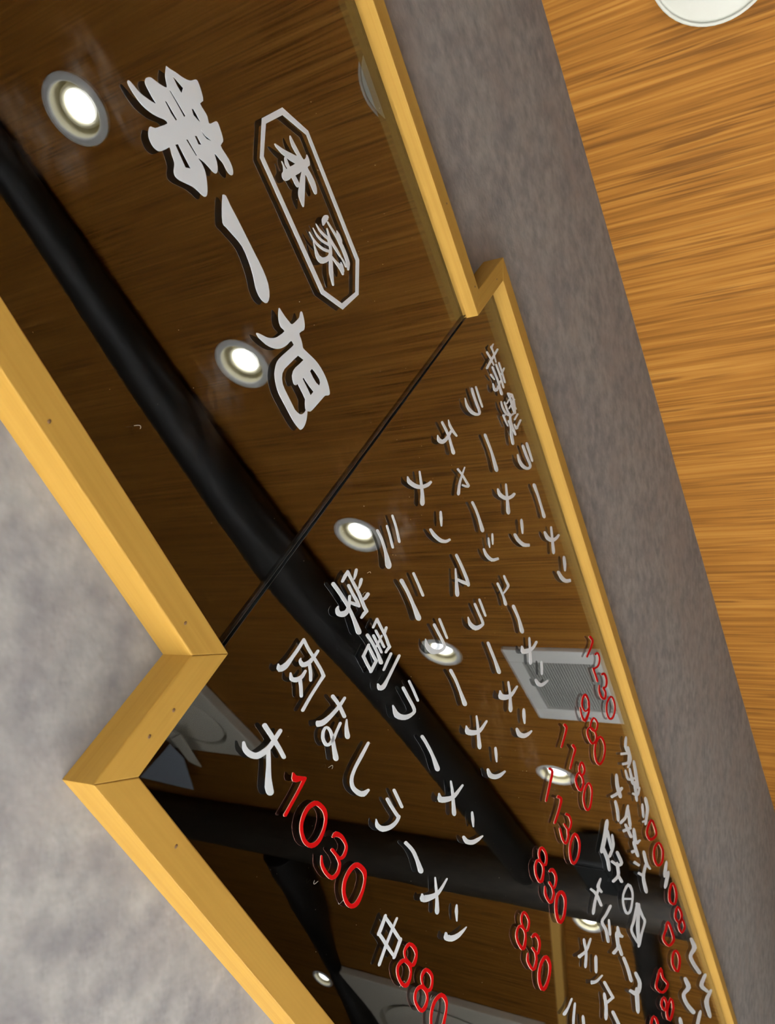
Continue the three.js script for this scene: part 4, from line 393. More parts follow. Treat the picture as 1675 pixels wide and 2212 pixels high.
    [647.3,294.3,650.9,295.7,647.1,290.4,650.9,291.8,647.0,286.5,650.8,287.9,646.8,282.4,650.8,283.8,646.7,277.9,650.9,279.4,646.7,273.2,651.0,274.7,646.8,268.4,651.3,270.0,647.2,263.5,651.7,265.2,647.7,258.6,652.2,260.2,648.3,253.7,652.7,255.3]] },
 ]],
 ["1030", "price", [
  { s: [[434.2,285.7,435.8,287.5,435.0,284.4,438.1,287.7,436.0,283.0,440.0,287.9,438.7,282.2,440.2,288.6,442.5,284.3,439.3,288.0,444.3,286.2,440.3,288.6,445.4,287.5,442.1,289.9,446.7,288.7,444.0,291.1,448.2,290.0,445.7,292.2,449.6,291.4,447.4,293.4],
    [447.3,292.1,451.2,293.7,447.6,288.6,451.3,290.1,447.9,285.1,451.5,286.5,448.2,281.6,451.5,282.9,448.2,278.0,451.6,279.2,448.2,274.3,451.5,275.5,448.1,270.7,451.5,271.9,448.1,267.1,451.5,268.3,448.0,263.6,451.6,264.8,447.9,260.0,451.7,261.3]] },
  { r: [[476.6,288.2,475.9,292.0,479.2,289.1,480.3,293.4,483.0,289.9,485.1,294.3,486.3,290.2,489.4,294.4,488.9,289.9,492.5,293.5,491.2,289.0,494.9,291.9,493.4,287.6,496.8,289.9,495.0,285.5,498.6,287.6,496.3,283.0,499.9,284.9,497.1,280.2,500.8,281.9,497.4,277.0,501.6,278.7,497.3,273.7,501.9,275.3,496.6,270.9,501.5,272.0,495.4,268.6,500.3,268.9,493.8,266.7,498.3,265.9,492.4,265.6,495.5,263.2,491.0,264.7,491.7,261.3,489.0,263.9,488.0,260.2,486.6,263.5,484.4,259.8,483.8,263.5,481.0,260.1,480.8,264.1,477.7,261.0,478.0,265.0,474.8,262.2,475.8,266.3,472.3,263.7,473.8,267.9,470.2,265.6,472.4,269.9,468.6,267.9,471.5,272.6,467.3,270.7,471.0,275.8,466.5,273.9,471.0,278.6,466.3,277.0,471.5,280.9,466.6,279.8,472.4,282.9,467.4,282.4,473.6,284.8,468.6,284.7,474.8,286.6,470.0,287.0,475.7,287.6,472.2,289.6]] },
  { s: [[514.5,285.6,512.0,285.1,515.8,287.1,511.8,286.4,517.0,288.2,511.8,288.1,517.4,288.1,513.8,290.9,518.2,288.7,517.4,292.7,520.3,289.7,521.0,293.8,522.7,290.5,524.5,294.4,525.4,290.9,527.8,294.4,528.5,291.0,531.0,294.1,531.2,290.9,533.6,293.5,532.8,290.5,535.6,293.0,533.8,289.9,537.1,292.2,534.6,288.9,538.1,290.9,535.1,287.2,539.1,289.0,535.4,285.0,539.7,286.7,535.1,283.2,539.6,284.4,534.5,282.0,538.6,282.2,533.7,281.1,536.8,280.1,533.1,280.7,534.2,278.2,532.5,280.5,531.3,277.3,530.8,280.3,528.9,277.2,528.6,280.0,526.7,277.1,526.1,279.9,524.2,276.9,523.5,279.8,521.5,276.8,520.8,279.8,518.8,276.6],
    [526.5,277.3,528.8,279.8,529.2,277.0,531.5,279.5,531.8,276.6,534.2,279.1,533.9,276.2,536.5,278.7,535.0,275.9,537.9,278.2,535.6,275.5,538.9,277.6,536.2,274.7,539.6,276.6,536.9,273.1,540.7,275.1,537.5,271.3,541.7,273.1,537.5,269.5,542.0,270.9,536.7,267.5,541.5,268.4,535.5,265.5,540.2,265.5,534.6,264.8,537.2,262.5,533.3,264.2,532.8,260.7,530.4,263.5,528.7,260.1,527.2,263.1,525.0,259.8,524.1,263.1,521.6,260.0,521.0,263.3,518.3,260.4,518.4,263.9,515.4,261.3,516.1,264.7,513.3,262.6,514.1,265.9,511.8,264.3,512.1,267.1,510.3,265.9]] },
  { r: [[560.7,288.6,560.0,292.9,563.1,289.5,564.8,294.4,567.0,290.3,569.9,295.2,570.2,290.5,574.5,295.3,572.7,290.3,577.4,294.1,575.0,289.5,579.3,292.2,577.2,288.0,580.6,289.9,578.7,285.5,582.3,287.3,579.8,282.5,583.6,284.2,580.5,279.3,584.5,280.9,580.5,275.7,585.2,277.4,580.0,271.9,585.5,273.7,579.0,268.9,585.1,270.3,577.9,267.0,583.6,267.3,576.7,265.8,581.1,264.6,575.7,265.1,577.8,262.3,574.5,264.6,574.0,260.8,572.6,264.1,570.3,260.1,570.2,263.9,566.9,260.1,567.2,264.2,563.5,260.7,564.0,264.9,560.2,261.8,561.2,266.0,557.3,263.2,559.1,267.6,554.9,265.0,557.4,269.7,553.0,267.3,556.1,271.9,551.6,269.7,555.5,274.3,550.7,272.3,555.4,277.0,550.4,275.1,555.7,279.5,550.4,277.9,556.3,281.9,550.8,280.5,557.2,284.1,551.5,283.0,558.4,286.1,552.6,285.4,559.5,287.8,553.8,287.6,560.3,288.5,555.9,290.2]] },
 ]],
 ["880", "price", [
  { r: [[687.3,291.1,684.1,292.9,688.2,291.3,689.8,295.2,691.4,291.8,694.8,296.0,694.5,291.9,699.0,296.1,697.2,291.8,702.0,295.5,699.7,291.3,704.3,294.3,701.7,290.5,705.8,292.7,702.4,288.8,707.3,291.0,702.7,286.7,708.1,288.8,702.4,284.8,708.5,286.8,702.1,283.2,708.3,285.0,701.6,282.3,707.3,282.8,702.3,282.8,703.4,279.9,701.0,282.4,698.9,278.8,697.5,281.8,694.9,278.6,694.0,281.3,691.5,278.7,691.0,281.2,688.4,278.7,688.4,281.3,685.6,279.1,686.2,281.8,683.3,279.8,684.7,282.6,681.4,280.7,683.6,283.8,680.0,282.0,683.4,285.2,679.5,283.9,684.4,287.5,679.7,286.4,686.1,290.1,680.9,289.5],
    [687.7,275.8,684.3,278.0,689.0,276.4,690.3,280.2,692.6,277.1,695.5,281.0,696.0,277.5,699.7,281.0,698.8,277.3,702.8,280.3,701.3,276.7,705.1,279.0,703.4,275.6,706.8,277.4,704.6,273.7,708.6,275.4,705.3,271.3,709.8,273.1,705.3,269.0,710.3,270.7,704.4,266.9,710.3,268.3,703.0,265.0,709.5,265.8,702.2,264.6,706.6,262.8,702.2,264.5,701.4,260.7,699.9,263.9,697.1,260.1,696.8,263.5,693.4,260.2,693.3,263.6,689.7,260.6,689.5,264.1,685.9,261.4,686.5,264.9,682.9,262.7,684.5,266.3,680.5,264.1,683.2,267.9,678.7,265.9,682.9,269.7,678.1,268.2,684.1,272.2,678.7,271.1,686.2,274.7,680.5,274.4]] },
  { r: [[732.1,290.8,729.1,293.0,733.2,291.2,735.0,295.1,736.9,291.8,740.2,295.8,740.2,292.1,744.6,295.8,742.6,291.8,747.5,295.0,744.8,291.0,749.4,293.6,746.6,289.9,750.7,292.0,747.8,288.2,752.3,290.4,748.6,286.3,753.5,288.4,748.6,284.7,753.9,286.4,747.7,283.2,753.4,284.3,746.5,282.2,751.5,281.9,746.3,282.2,747.5,279.3,745.2,281.7,743.0,278.3,742.1,281.1,739.3,278.1,738.8,280.8,736.2,278.3,736.1,280.9,733.1,278.6,733.5,281.4,730.3,279.3,731.4,282.2,728.1,280.2,730.2,283.3,726.2,281.3,729.5,284.7,724.8,282.7,729.5,286.2,724.3,284.4,730.2,288.3,724.4,286.7,731.6,290.4,725.4,289.5],
    [733.9,275.7,731.3,278.4,735.0,276.1,736.7,280.2,737.8,276.7,741.3,280.7,740.8,276.9,745.1,280.5,743.7,276.8,748.1,279.8,746.4,276.1,750.5,278.5,748.7,275.0,752.3,276.8,749.6,273.0,754.2,275.0,749.9,270.7,755.4,272.8,749.5,268.5,755.9,270.4,748.6,266.4,755.5,268.0,747.2,264.6,754.1,265.3,746.7,264.3,750.6,262.2,747.0,264.3,745.1,260.4,744.6,263.9,741.1,260.2,741.4,263.6,737.7,260.4,737.9,263.7,734.1,260.8,734.2,264.2,730.4,261.5,731.4,265.1,727.4,262.8,729.8,266.8,725.2,264.7,728.8,268.9,724.0,267.1,728.8,271.0,723.8,269.6,730.3,273.1,724.7,272.3,732.5,275.0,727.2,275.3]] },
  { r: [[777.3,289.7,774.0,292.5,777.9,289.9,781.5,294.6,781.5,290.2,786.7,294.6,785.2,290.1,790.6,293.8,787.8,289.5,793.2,292.5,790.0,288.3,794.8,290.7,792.0,286.7,796.0,288.5,793.1,284.4,797.7,286.3,793.8,281.6,799.0,283.7,794.4,278.7,800.1,280.9,795.1,275.6,801.2,277.9,795.7,272.3,802.2,274.6,795.5,269.4,802.3,271.4,794.0,266.7,801.2,268.1,791.9,264.4,799.0,264.8,790.7,263.5,794.8,261.5,790.3,263.3,788.4,259.3,787.4,262.8,783.5,258.9,784.1,262.7,779.5,259.1,781.0,263.0,776.1,259.9,778.0,264.0,773.1,261.2,775.2,265.4,770.6,263.0,773.1,267.4,768.2,265.1,771.4,269.9,766.2,267.7,770.1,272.7,764.7,270.5,769.5,275.7,763.7,273.5,769.4,278.8,763.2,276.8,770.2,281.9,763.7,280.2,772.5,285.2,765.6,284.1,775.6,288.5,768.7,288.3]] },
 ]],
 ["830", "price", [
  { r: [[904.7,535.9,903.3,539.3,906.0,536.4,910.3,542.1,910.9,537.5,916.1,543.1,915.3,538.1,921.0,543.3,918.5,537.9,924.7,542.8,921.2,537.0,927.6,541.6,923.3,535.6,929.7,539.8,924.6,533.0,931.7,537.3,925.1,530.0,932.9,534.1,924.8,528.4,931.9,530.2,925.5,529.0,924.8,525.5,921.8,527.4,919.1,523.6,917.4,526.0,914.4,522.8,913.8,525.7,910.2,522.2,910.3,525.8,906.2,522.3,907.4,526.4,902.8,522.9,905.1,527.6,900.0,524.0,903.4,529.3,897.9,525.7,902.8,531.2,896.8,527.9,903.6,533.8,896.6,530.6,905.1,536.3,897.9,534.1],
    [904.9,518.8,903.2,521.8,907.0,519.8,910.1,524.7,912.2,521.4,916.4,526.3,916.9,522.3,921.7,526.8,920.2,522.0,925.8,526.3,923.0,520.8,928.9,524.9,925.2,519.0,931.2,522.7,926.3,515.6,933.5,519.7,926.8,511.4,935.2,515.9,926.4,508.0,935.9,512.6,926.1,506.6,934.5,509.4,927.0,507.1,930.1,505.3,927.6,507.4,924.0,502.4,923.9,506.6,918.9,501.6,918.6,506.0,913.4,501.4,913.9,506.0,908.6,501.7,910.5,506.7,905.0,502.6,907.6,508.0,902.0,504.0,905.4,509.4,899.8,505.6,903.9,510.9,898.0,507.3,903.1,512.6,896.9,509.1,903.0,514.5,896.7,511.3,903.8,516.9,896.8,513.8,905.1,518.9,898.1,517.1]] },
  { s: [[951.0,534.2,943.5,532.0,953.1,536.4,944.5,533.9,953.9,537.3,946.8,537.1,951.2,535.4,954.6,542.2,954.1,536.4,960.8,543.6,959.6,537.6,966.5,544.0,964.4,538.1,971.2,543.7,967.2,537.5,974.6,542.7,969.3,536.2,976.8,541.0,970.8,534.4,978.2,538.7,971.7,531.6,979.2,535.6,971.9,528.3,979.4,532.0,971.4,525.9,978.5,528.6,972.0,526.5,974.2,524.6,971.9,526.6,969.0,522.3,969.4,525.9,965.1,521.2,966.2,525.5,961.0,520.6,962.3,525.3,956.8,520.2,958.2,525.0,952.7,519.9],
    [964.5,521.4,970.1,525.7,968.2,520.7,974.0,525.1,971.7,519.9,978.1,524.4,973.9,518.3,981.2,522.7,974.5,514.9,982.8,519.2,974.0,510.5,983.2,514.7,972.7,507.5,982.0,510.5,974.1,508.5,975.4,505.2,973.2,508.2,968.9,502.8,969.7,507.4,964.0,502.0,965.0,507.0,958.9,501.6,959.8,507.0,953.4,501.8,955.5,507.4,948.9,502.5,952.7,508.2,946.4,504.1,950.7,509.5,945.0,506.0,948.6,510.9,943.7,507.9]] },
  { r: [[1000.6,534.1,1002.7,540.7,1002.9,535.0,1010.3,542.9,1008.1,536.0,1016.7,543.4,1012.8,536.2,1021.7,542.8,1016.2,535.1,1025.3,541.0,1019.0,533.1,1027.8,538.4,1021.4,530.3,1029.7,535.1,1023.2,526.5,1031.9,531.3,1024.5,522.2,1033.5,526.9,1024.7,518.0,1034.0,522.4,1023.1,513.6,1033.5,517.9,1020.6,509.6,1031.5,513.2,1020.2,509.1,1026.0,507.4,1022.3,510.2,1015.8,503.1,1018.4,509.6,1010.0,502.8,1013.7,509.6,1005.3,503.4,1009.4,510.5,1000.7,504.6,1005.1,512.2,996.5,506.6,1001.4,514.2,992.9,508.9,998.9,516.6,990.2,511.4,997.1,519.3,988.3,514.3,996.0,522.0,987.1,517.2,995.9,525.0,986.3,520.1,996.4,527.9,986.3,523.3,997.7,530.6,987.4,526.7,999.8,533.2,989.7,530.5,1001.6,534.8,994.0,535.1]] },
 ]],
 ["830", "price", [
  { r: [[906.8,451.8,904.7,454.0,907.5,451.9,911.1,456.4,911.6,452.6,916.3,457.1,915.7,452.8,920.8,457.3,919.1,452.8,924.6,457.0,922.2,452.3,928.0,456.3,924.5,451.1,930.6,454.6,925.9,448.4,932.4,451.8,926.5,444.9,933.3,448.1,926.0,442.5,932.7,444.6,926.7,442.9,927.6,440.7,925.0,442.3,922.4,439.0,921.6,441.6,918.2,438.5,917.6,441.5,913.8,438.4,913.2,441.9,909.1,438.9,909.7,442.8,905.3,439.8,907.6,444.0,902.7,441.0,906.2,445.6,900.9,442.7,905.7,447.4,900.0,444.6,906.1,449.7,899.8,447.0,907.1,451.9,900.6,449.9],
    [907.5,434.9,907.2,438.2,909.9,435.8,912.8,440.1,914.1,436.9,918.2,441.2,918.1,437.4,922.9,441.5,921.3,437.1,926.7,441.0,924.2,436.2,929.8,439.7,926.6,434.6,932.3,437.7,928.0,431.5,934.7,434.9,928.9,427.6,936.5,431.3,929.0,424.4,937.5,428.3,928.7,422.7,937.4,425.9,929.2,422.9,935.1,422.7,931.3,424.2,928.2,419.3,927.7,423.3,922.8,418.3,921.9,422.5,916.7,418.0,916.6,422.2,911.4,418.2,912.3,422.6,907.0,418.8,908.6,423.5,903.3,420.0,905.9,424.8,900.6,421.7,904.8,426.9,899.1,424.1,904.6,429.5,898.7,426.9,905.0,431.9,899.1,429.6,906.2,433.8,900.0,432.0,907.4,434.9,902.3,434.9]] },
  { s: [[952.6,448.1,945.3,446.2,954.8,450.4,946.5,448.2,956.2,452.0,948.3,451.1,954.5,450.9,955.0,455.7,956.1,451.4,961.6,457.5,960.7,452.3,967.1,458.0,964.9,452.7,971.6,457.7,968.0,452.1,975.2,456.8,970.7,450.9,978.0,455.2,972.6,449.1,980.0,453.0,973.7,446.4,981.2,450.0,974.1,443.2,981.6,446.5,973.7,440.9,980.9,443.4,974.5,441.5,976.8,439.8,974.6,441.7,971.7,437.9,972.0,441.2,968.1,437.1,968.6,440.7,964.1,436.6,964.4,440.4,959.7,436.3,960.1,440.1,955.4,436.0],
    [966.8,437.2,973.3,441.1,969.7,435.7,976.3,439.7,972.6,434.3,979.5,438.3,974.5,432.4,981.8,436.1,975.2,428.9,983.3,432.6,975.1,424.8,983.9,428.5,974.0,422.1,983.0,424.7,975.5,423.0,976.8,420.1,974.7,422.9,970.6,418.2,971.1,422.3,966.0,417.6,966.4,421.8,960.8,417.3,961.0,421.8,955.2,417.5,956.8,422.2,950.6,418.2,954.3,423.2,948.3,419.9,952.6,424.7,947.5,422.0,950.9,426.4,946.6,424.1]] },
  { r: [[1004.3,449.8,1006.5,455.6,1006.4,450.3,1014.2,457.2,1011.8,450.8,1020.3,457.1,1016.6,450.6,1025.1,456.1,1019.8,449.5,1028.5,454.4,1022.3,447.5,1030.7,451.8,1024.2,444.8,1032.2,448.7,1025.4,441.2,1033.6,445.0,1025.9,437.0,1034.5,440.7,1025.4,432.7,1034.3,436.2,1023.5,428.0,1033.3,431.5,1020.7,423.5,1031.2,426.5,1019.2,421.9,1026.3,421.2,1021.1,422.9,1015.8,417.0,1017.3,422.4,1009.6,416.7,1012.8,422.5,1004.8,417.4,1009.0,423.6,1000.7,418.7,1005.3,425.4,997.1,420.9,1002.4,427.7,994.3,423.4,1000.6,430.3,992.2,426.3,999.4,433.4,991.0,429.5,998.9,436.6,990.5,432.9,999.4,439.8,990.4,436.2,1000.6,443.2,991.1,439.6,1002.3,446.2,992.4,443.0,1004.5,449.1,994.3,446.3,1006.3,450.9,997.7,450.3]] },
 ]],
 ["1180", "price", [
  { s: [[862.7,697.9,868.3,705.8,865.8,699.0,871.1,706.5,868.1,700.0,874.7,707.3,869.8,699.7,877.4,706.1,871.1,696.8,878.4,702.2,871.7,692.1,878.6,696.9,872.2,687.0,878.6,691.5,872.5,682.0,878.7,686.2,872.7,676.8,878.6,680.8,872.9,671.6,878.6,675.4]] },
  { s: [[907.3,699.1,913.8,707.3,911.2,700.2,917.3,708.0,914.6,701.3,921.5,708.8,916.7,701.2,924.7,707.7,917.6,698.8,925.4,704.1,917.5,694.5,924.9,699.3,917.5,689.5,924.4,694.1,918.0,684.1,924.5,688.6,918.5,678.2,924.8,682.5,919.0,672.4,925.1,676.4]] },
  { r: [[955.7,708.2,951.7,709.1,955.2,707.1,960.6,713.7,960.3,707.6,966.7,714.1,964.5,707.4,971.4,713.5,966.7,706.1,974.1,712.0,967.9,704.0,975.6,709.4,967.9,701.8,975.6,706.3,966.8,699.3,973.8,702.3,965.3,697.1,969.9,697.3,965.8,697.4,962.8,692.2,962.8,696.7,957.3,691.0,958.2,696.7,952.2,691.3,955.0,698.0,948.8,693.2,954.5,701.7,947.5,697.1,955.5,706.8,947.9,702.5],
    [955.2,689.2,951.5,690.3,956.8,689.8,960.4,695.5,962.9,691.7,968.1,697.8,968.4,692.6,974.5,698.7,972.0,692.1,978.9,698.1,974.6,690.4,982.1,696.2,976.1,688.0,983.8,693.2,975.9,683.9,984.2,689.0,974.4,679.3,983.1,683.7,973.9,678.0,978.4,676.9,974.0,678.5,969.2,672.0,968.7,677.2,962.8,670.8,963.4,676.5,957.5,670.6,959.2,676.7,952.8,670.8,955.6,677.6,948.8,671.9,953.5,679.4,946.2,674.2,953.3,683.0,945.6,678.2,954.4,687.5,946.8,683.6]] },
  { r: [[998.9,705.2,996.5,707.7,1000.0,705.5,1005.3,712.0,1005.4,706.6,1011.8,712.8,1010.4,706.4,1017.1,712.1,1014.0,704.4,1020.9,709.7,1016.8,701.0,1023.8,706.0,1019.1,697.0,1025.9,701.8,1020.5,692.4,1027.8,697.3,1021.3,687.3,1029.0,692.2,1021.0,682.8,1029.1,687.5,1019.6,679.5,1027.5,683.1,1018.0,677.4,1023.9,678.3,1018.3,677.6,1017.0,673.0,1016.0,676.7,1010.8,670.7,1011.4,675.8,1005.4,670.1,1006.8,675.7,1000.7,670.4,1002.7,676.6,996.4,671.5,998.9,678.4,992.5,673.4,996.1,680.9,989.6,676.2,994.5,684.7,987.8,680.1,993.9,689.3,987.0,684.8,994.2,694.0,987.2,689.8,995.8,699.1,988.2,695.0,998.3,704.1,990.5,700.7]] },
 ]],
 ["1130", "price", [
  { s: [[857.0,620.5,858.8,625.5,861.5,622.8,863.3,627.8,864.7,624.6,869.1,630.6,866.9,624.6,874.0,630.3,868.5,620.9,875.9,625.8,869.3,614.5,876.5,619.1,870.1,607.6,877.2,612.1,871.5,600.9,878.2,605.3,872.8,593.9,879.2,598.0,874.2,586.9,880.2,590.7]] },
  { s: [[907.0,613.8,908.6,619.6,911.6,616.3,913.2,621.8,914.7,618.2,919.2,624.7,916.5,618.6,924.4,625.0,918.1,616.1,926.3,621.5,918.8,611.3,926.7,616.1,919.2,605.6,926.7,610.1,919.1,599.4,926.5,603.6,918.6,592.4,925.8,596.5,918.1,585.5,925.2,589.4]] },
  { s: [[947.5,616.3,948.7,621.0,951.7,618.6,952.9,623.2,955.1,620.5,957.9,625.7,958.1,621.6,963.3,627.4,962.3,622.1,968.4,627.7,966.9,621.8,973.2,627.0,970.1,620.6,976.5,625.1,971.2,617.3,978.1,621.5,971.1,612.9,978.2,616.8,970.3,610.6,975.8,611.7,970.7,611.2,967.8,606.7,965.9,610.0,961.8,605.3,961.3,609.0,957.2,604.4,958.2,608.2,954.2,603.8,955.9,607.8,951.8,603.6,953.4,607.3,949.6,603.5],
    [965.3,605.6,972.1,610.6,968.1,603.7,975.0,608.7,970.9,601.8,977.9,606.8,972.6,599.6,979.8,604.1,972.8,596.2,980.4,600.4,972.0,592.4,979.8,596.0,971.6,591.4,975.9,590.6,971.8,591.8,967.7,586.5,967.1,590.9,961.7,585.6,961.8,590.5,956.0,585.5,956.7,591.1,950.8,586.3,951.5,592.5,945.7,587.8,946.2,593.8,940.7,589.3]] },
  { r: [[998.7,620.1,995.0,622.5,999.3,619.9,1005.7,627.2,1005.4,620.9,1013.0,627.9,1011.2,621.0,1018.9,627.4,1015.3,620.2,1023.0,625.9,1018.5,618.4,1025.9,623.4,1021.1,615.7,1028.0,620.2,1022.7,612.0,1029.9,616.4,1023.5,607.5,1031.0,611.8,1023.1,602.9,1030.8,606.9,1020.8,597.7,1029.3,601.5,1017.5,592.5,1026.3,595.6,1015.9,590.7,1020.5,589.2,1016.4,591.2,1011.0,584.7,1012.2,590.5,1005.0,584.1,1007.6,590.6,1000.1,584.7,1003.2,591.8,995.7,586.3,999.1,594.0,991.7,588.8,995.9,596.7,988.7,591.9,994.0,599.9,986.4,595.1,993.1,603.6,985.2,599.0,993.3,607.7,985.1,603.4,995.1,613.1,986.0,608.7,997.9,618.7,988.4,614.9]] },
 ]],
 ["980", "price", [
  { s: [[918.6,787.8,924.6,793.5,922.2,785.5,928.5,791.4,925.7,783.1,932.4,789.1,927.5,779.6,934.7,785.1,926.7,772.7,935.0,778.4,924.3,764.5,933.6,770.0,922.7,761.2,928.7,761.0,923.4,762.3,917.7,754.6,917.1,761.0,911.3,754.4,911.2,760.3,906.3,755.1,907.7,760.8,902.6,755.8,904.9,762.0,900.0,757.3,902.1,763.3,897.3,758.8]], r: [[902.1,787.7,901.5,791.9,904.4,788.6,909.4,795.7,910.6,790.1,916.2,796.8,916.2,790.6,921.7,796.5,920.1,789.5,926.1,795.2,923.0,787.2,929.3,792.7,924.0,784.3,930.5,789.0,922.8,780.4,928.5,783.4,920.0,775.8,924.1,776.8,917.9,773.4,917.8,770.6,914.6,772.1,911.1,767.2,909.5,771.2,904.9,765.9,905.4,771.5,899.9,766.0,902.8,773.1,896.9,767.7,901.2,775.9,895.0,770.8,900.5,779.1,894.3,774.4,901.2,783.5,894.2,778.7,902.7,787.9,895.4,784.0]] },
  { r: [[955.7,790.3,951.3,790.2,957.8,791.2,961.3,796.9,964.9,793.4,970.0,799.6,970.2,793.9,976.4,799.9,972.3,791.7,979.1,797.1,972.6,787.5,979.5,792.3,971.7,783.6,978.2,787.2,970.0,781.0,974.3,781.7,967.3,778.6,968.5,776.2,964.3,776.5,962.5,772.2,960.0,774.5,956.4,769.4,955.3,773.1,950.3,767.7,952.4,773.8,946.3,768.8,952.1,778.7,945.5,774.1,953.7,786.1,946.9,781.9],
    [952.8,770.1,953.2,773.6,958.3,773.0,961.4,778.1,966.0,775.9,970.3,781.6,972.4,777.4,977.8,783.3,976.8,776.8,983.2,782.9,979.9,774.7,987.1,780.6,980.9,771.8,988.5,777.0,979.1,767.6,986.4,771.2,975.7,762.9,981.3,763.9,973.8,761.1,972.6,756.2,969.1,759.1,964.0,752.7,961.6,757.4,956.2,751.3,955.3,756.7,949.8,751.1,951.0,757.4,945.2,751.9,948.0,759.0,942.0,753.9,946.9,761.2,940.8,756.9,948.0,764.4,942.2,761.4,950.4,767.9,946.3,767.4]] },
  { r: [[997.3,788.8,995.6,792.3,1000.4,790.3,1005.7,797.7,1007.7,792.4,1014.2,799.8,1014.4,793.2,1021.2,800.1,1019.0,792.2,1026.3,798.7,1022.8,789.7,1030.1,795.7,1025.4,786.2,1032.6,791.8,1026.6,781.5,1034.2,787.0,1026.7,776.0,1034.6,781.2,1025.6,770.6,1033.6,775.4,1023.2,765.2,1031.3,769.4,1020.0,760.5,1027.3,762.9,1018.6,759.0,1020.0,755.5,1016.3,757.8,1011.5,751.0,1010.8,756.2,1004.6,749.3,1005.4,755.5,998.9,749.1,1000.8,756.4,994.0,750.3,996.7,758.5,989.9,752.8,993.4,761.4,986.7,756.0,991.3,765.2,984.3,759.8,990.2,769.8,982.8,764.4,990.5,774.7,982.8,769.7,992.5,780.7,984.4,776.1,995.8,786.8,987.9,783.5]] },
 ]],
 ["1230", "price", [
  { s: [[859.3,864.6,864.5,873.1,863.7,866.5,868.8,874.8,867.6,868.2,873.6,876.6,870.0,868.3,877.6,876.4,871.3,866.0,879.0,872.9,871.6,861.7,879.0,867.8,871.4,856.4,878.4,861.9,870.6,849.9,877.4,855.0,869.4,842.5,875.9,847.3,868.2,835.1,874.3,839.7]] },
  { s: [[899.5,867.7,893.4,864.9,901.6,871.2,895.4,868.4,902.9,873.6,898.3,873.1,901.9,872.8,904.7,879.0,904.8,873.9,910.0,880.9,909.3,874.5,915.0,881.2,912.9,873.7,918.9,879.8,914.9,870.8,921.3,876.6,915.9,866.4,922.5,871.8,915.3,861.6,921.8,865.9,912.5,856.5,918.1,858.8,907.8,850.2,912.8,851.5,902.8,843.5,908.0,844.8],
    [902.4,840.6,908.4,847.7,906.9,840.7,912.7,847.5,911.4,840.8,917.0,847.4,915.7,840.9,921.2,847.3,919.4,840.7,925.2,847.3,923.0,840.4,929.0,847.2,926.6,840.1,932.9,847.2]] },
  { s: [[942.0,865.9,936.8,864.7,945.1,869.6,939.5,868.4,946.8,871.8,943.5,873.6,946.3,871.3,951.1,879.6,950.2,872.7,957.1,881.3,955.6,873.4,962.8,881.6,960.0,873.1,967.3,880.5,962.4,870.6,970.4,877.9,963.8,867.0,972.2,874.1,963.7,863.7,972.2,869.5,962.7,861.9,968.6,863.5,959.9,859.0,963.7,858.2,956.1,854.9,959.7,854.2],
    [958.4,852.5,963.8,859.7,962.6,853.7,968.0,860.9,966.4,854.8,972.5,862.2,969.1,854.8,976.4,862.0,971.0,852.5,979.4,859.9,972.1,849.0,981.4,856.4,971.8,846.7,980.8,851.6,972.3,847.4,973.6,843.7,969.2,845.2,966.2,838.7,965.0,843.0,959.7,835.6,960.2,841.7,954.1,834.4,955.0,841.3,948.8,834.4,950.8,841.4,944.6,835.1,948.5,842.4,942.3,836.7,947.2,844.2,941.2,838.9,945.8,846.0,940.2,841.1]] },
  { r: [[999.4,872.0,996.0,873.2,1001.2,872.8,1005.9,879.7,1007.5,874.5,1013.6,881.6,1013.4,874.9,1019.9,881.8,1017.9,873.9,1024.8,880.6,1021.6,871.5,1028.7,877.9,1024.1,868.2,1031.2,874.2,1024.9,863.5,1032.5,869.4,1024.5,857.8,1032.5,863.5,1023.0,852.9,1031.0,857.7,1020.7,849.1,1027.2,851.4,1018.3,846.4,1021.0,844.6,1016.5,845.1,1013.2,839.0,1012.2,843.4,1006.6,836.6,1006.4,842.4,1000.3,835.9,1001.3,842.9,995.1,836.8,997.1,845.0,990.6,839.1,993.7,848.6,987.0,842.9,992.2,853.3,985.4,848.0,993.6,860.1,986.4,855.3,996.9,868.0,989.7,864.0]] },
 ]],
 ["far1", "far", [
  { s: [[1100.6,871.2,1112.0,880.5,1102.6,867.7,1114.1,876.9,1104.7,864.0,1116.0,873.4,1108.8,861.7,1119.4,871.4,1115.5,861.5,1125.8,871.9,1123.7,862.7,1134.2,873.8,1131.7,863.9,1142.9,875.7],
    [1100.5,839.3,1096.6,841.2,1115.0,851.8,1111.0,853.7,1129.8,864.6,1125.8,866.5],
    [1118.5,833.5,1113.9,834.8,1127.9,841.5,1122.9,842.9,1138.3,850.5,1131.3,850.4,1147.5,860.3,1134.9,854.4,1149.8,866.9,1135.4,856.6,1147.9,870.3,1133.7,859.2,1146.2,873.3,1132.0,862.1],
    [1122.2,870.9,1130.6,878.9,1130.9,870.1,1139.3,878.1,1139.4,869.3,1148.2,877.3,1144.8,867.1,1154.3,874.6,1145.3,862.4,1155.0,868.9,1143.1,856.0,1152.6,861.8,1140.8,849.3,1150.2,855.1]] },
  { s: [[1164.1,873.3,1175.7,883.4,1169.9,871.0,1182.3,881.7,1175.6,868.7,1188.9,880.1,1181.5,866.1,1195.8,878.1,1188.2,863.5,1202.6,875.5,1195.1,860.6,1209.5,872.6,1201.9,857.7,1216.5,869.7],
    [1134.8,833.2,1143.3,840.7,1140.6,832.0,1149.8,840.2,1146.7,830.8,1156.1,839.7,1155.7,832.8,1161.1,840.8,1168.5,841.3,1165.1,843.8,1179.0,850.7,1173.2,851.2,1188.5,859.2,1182.7,859.6],
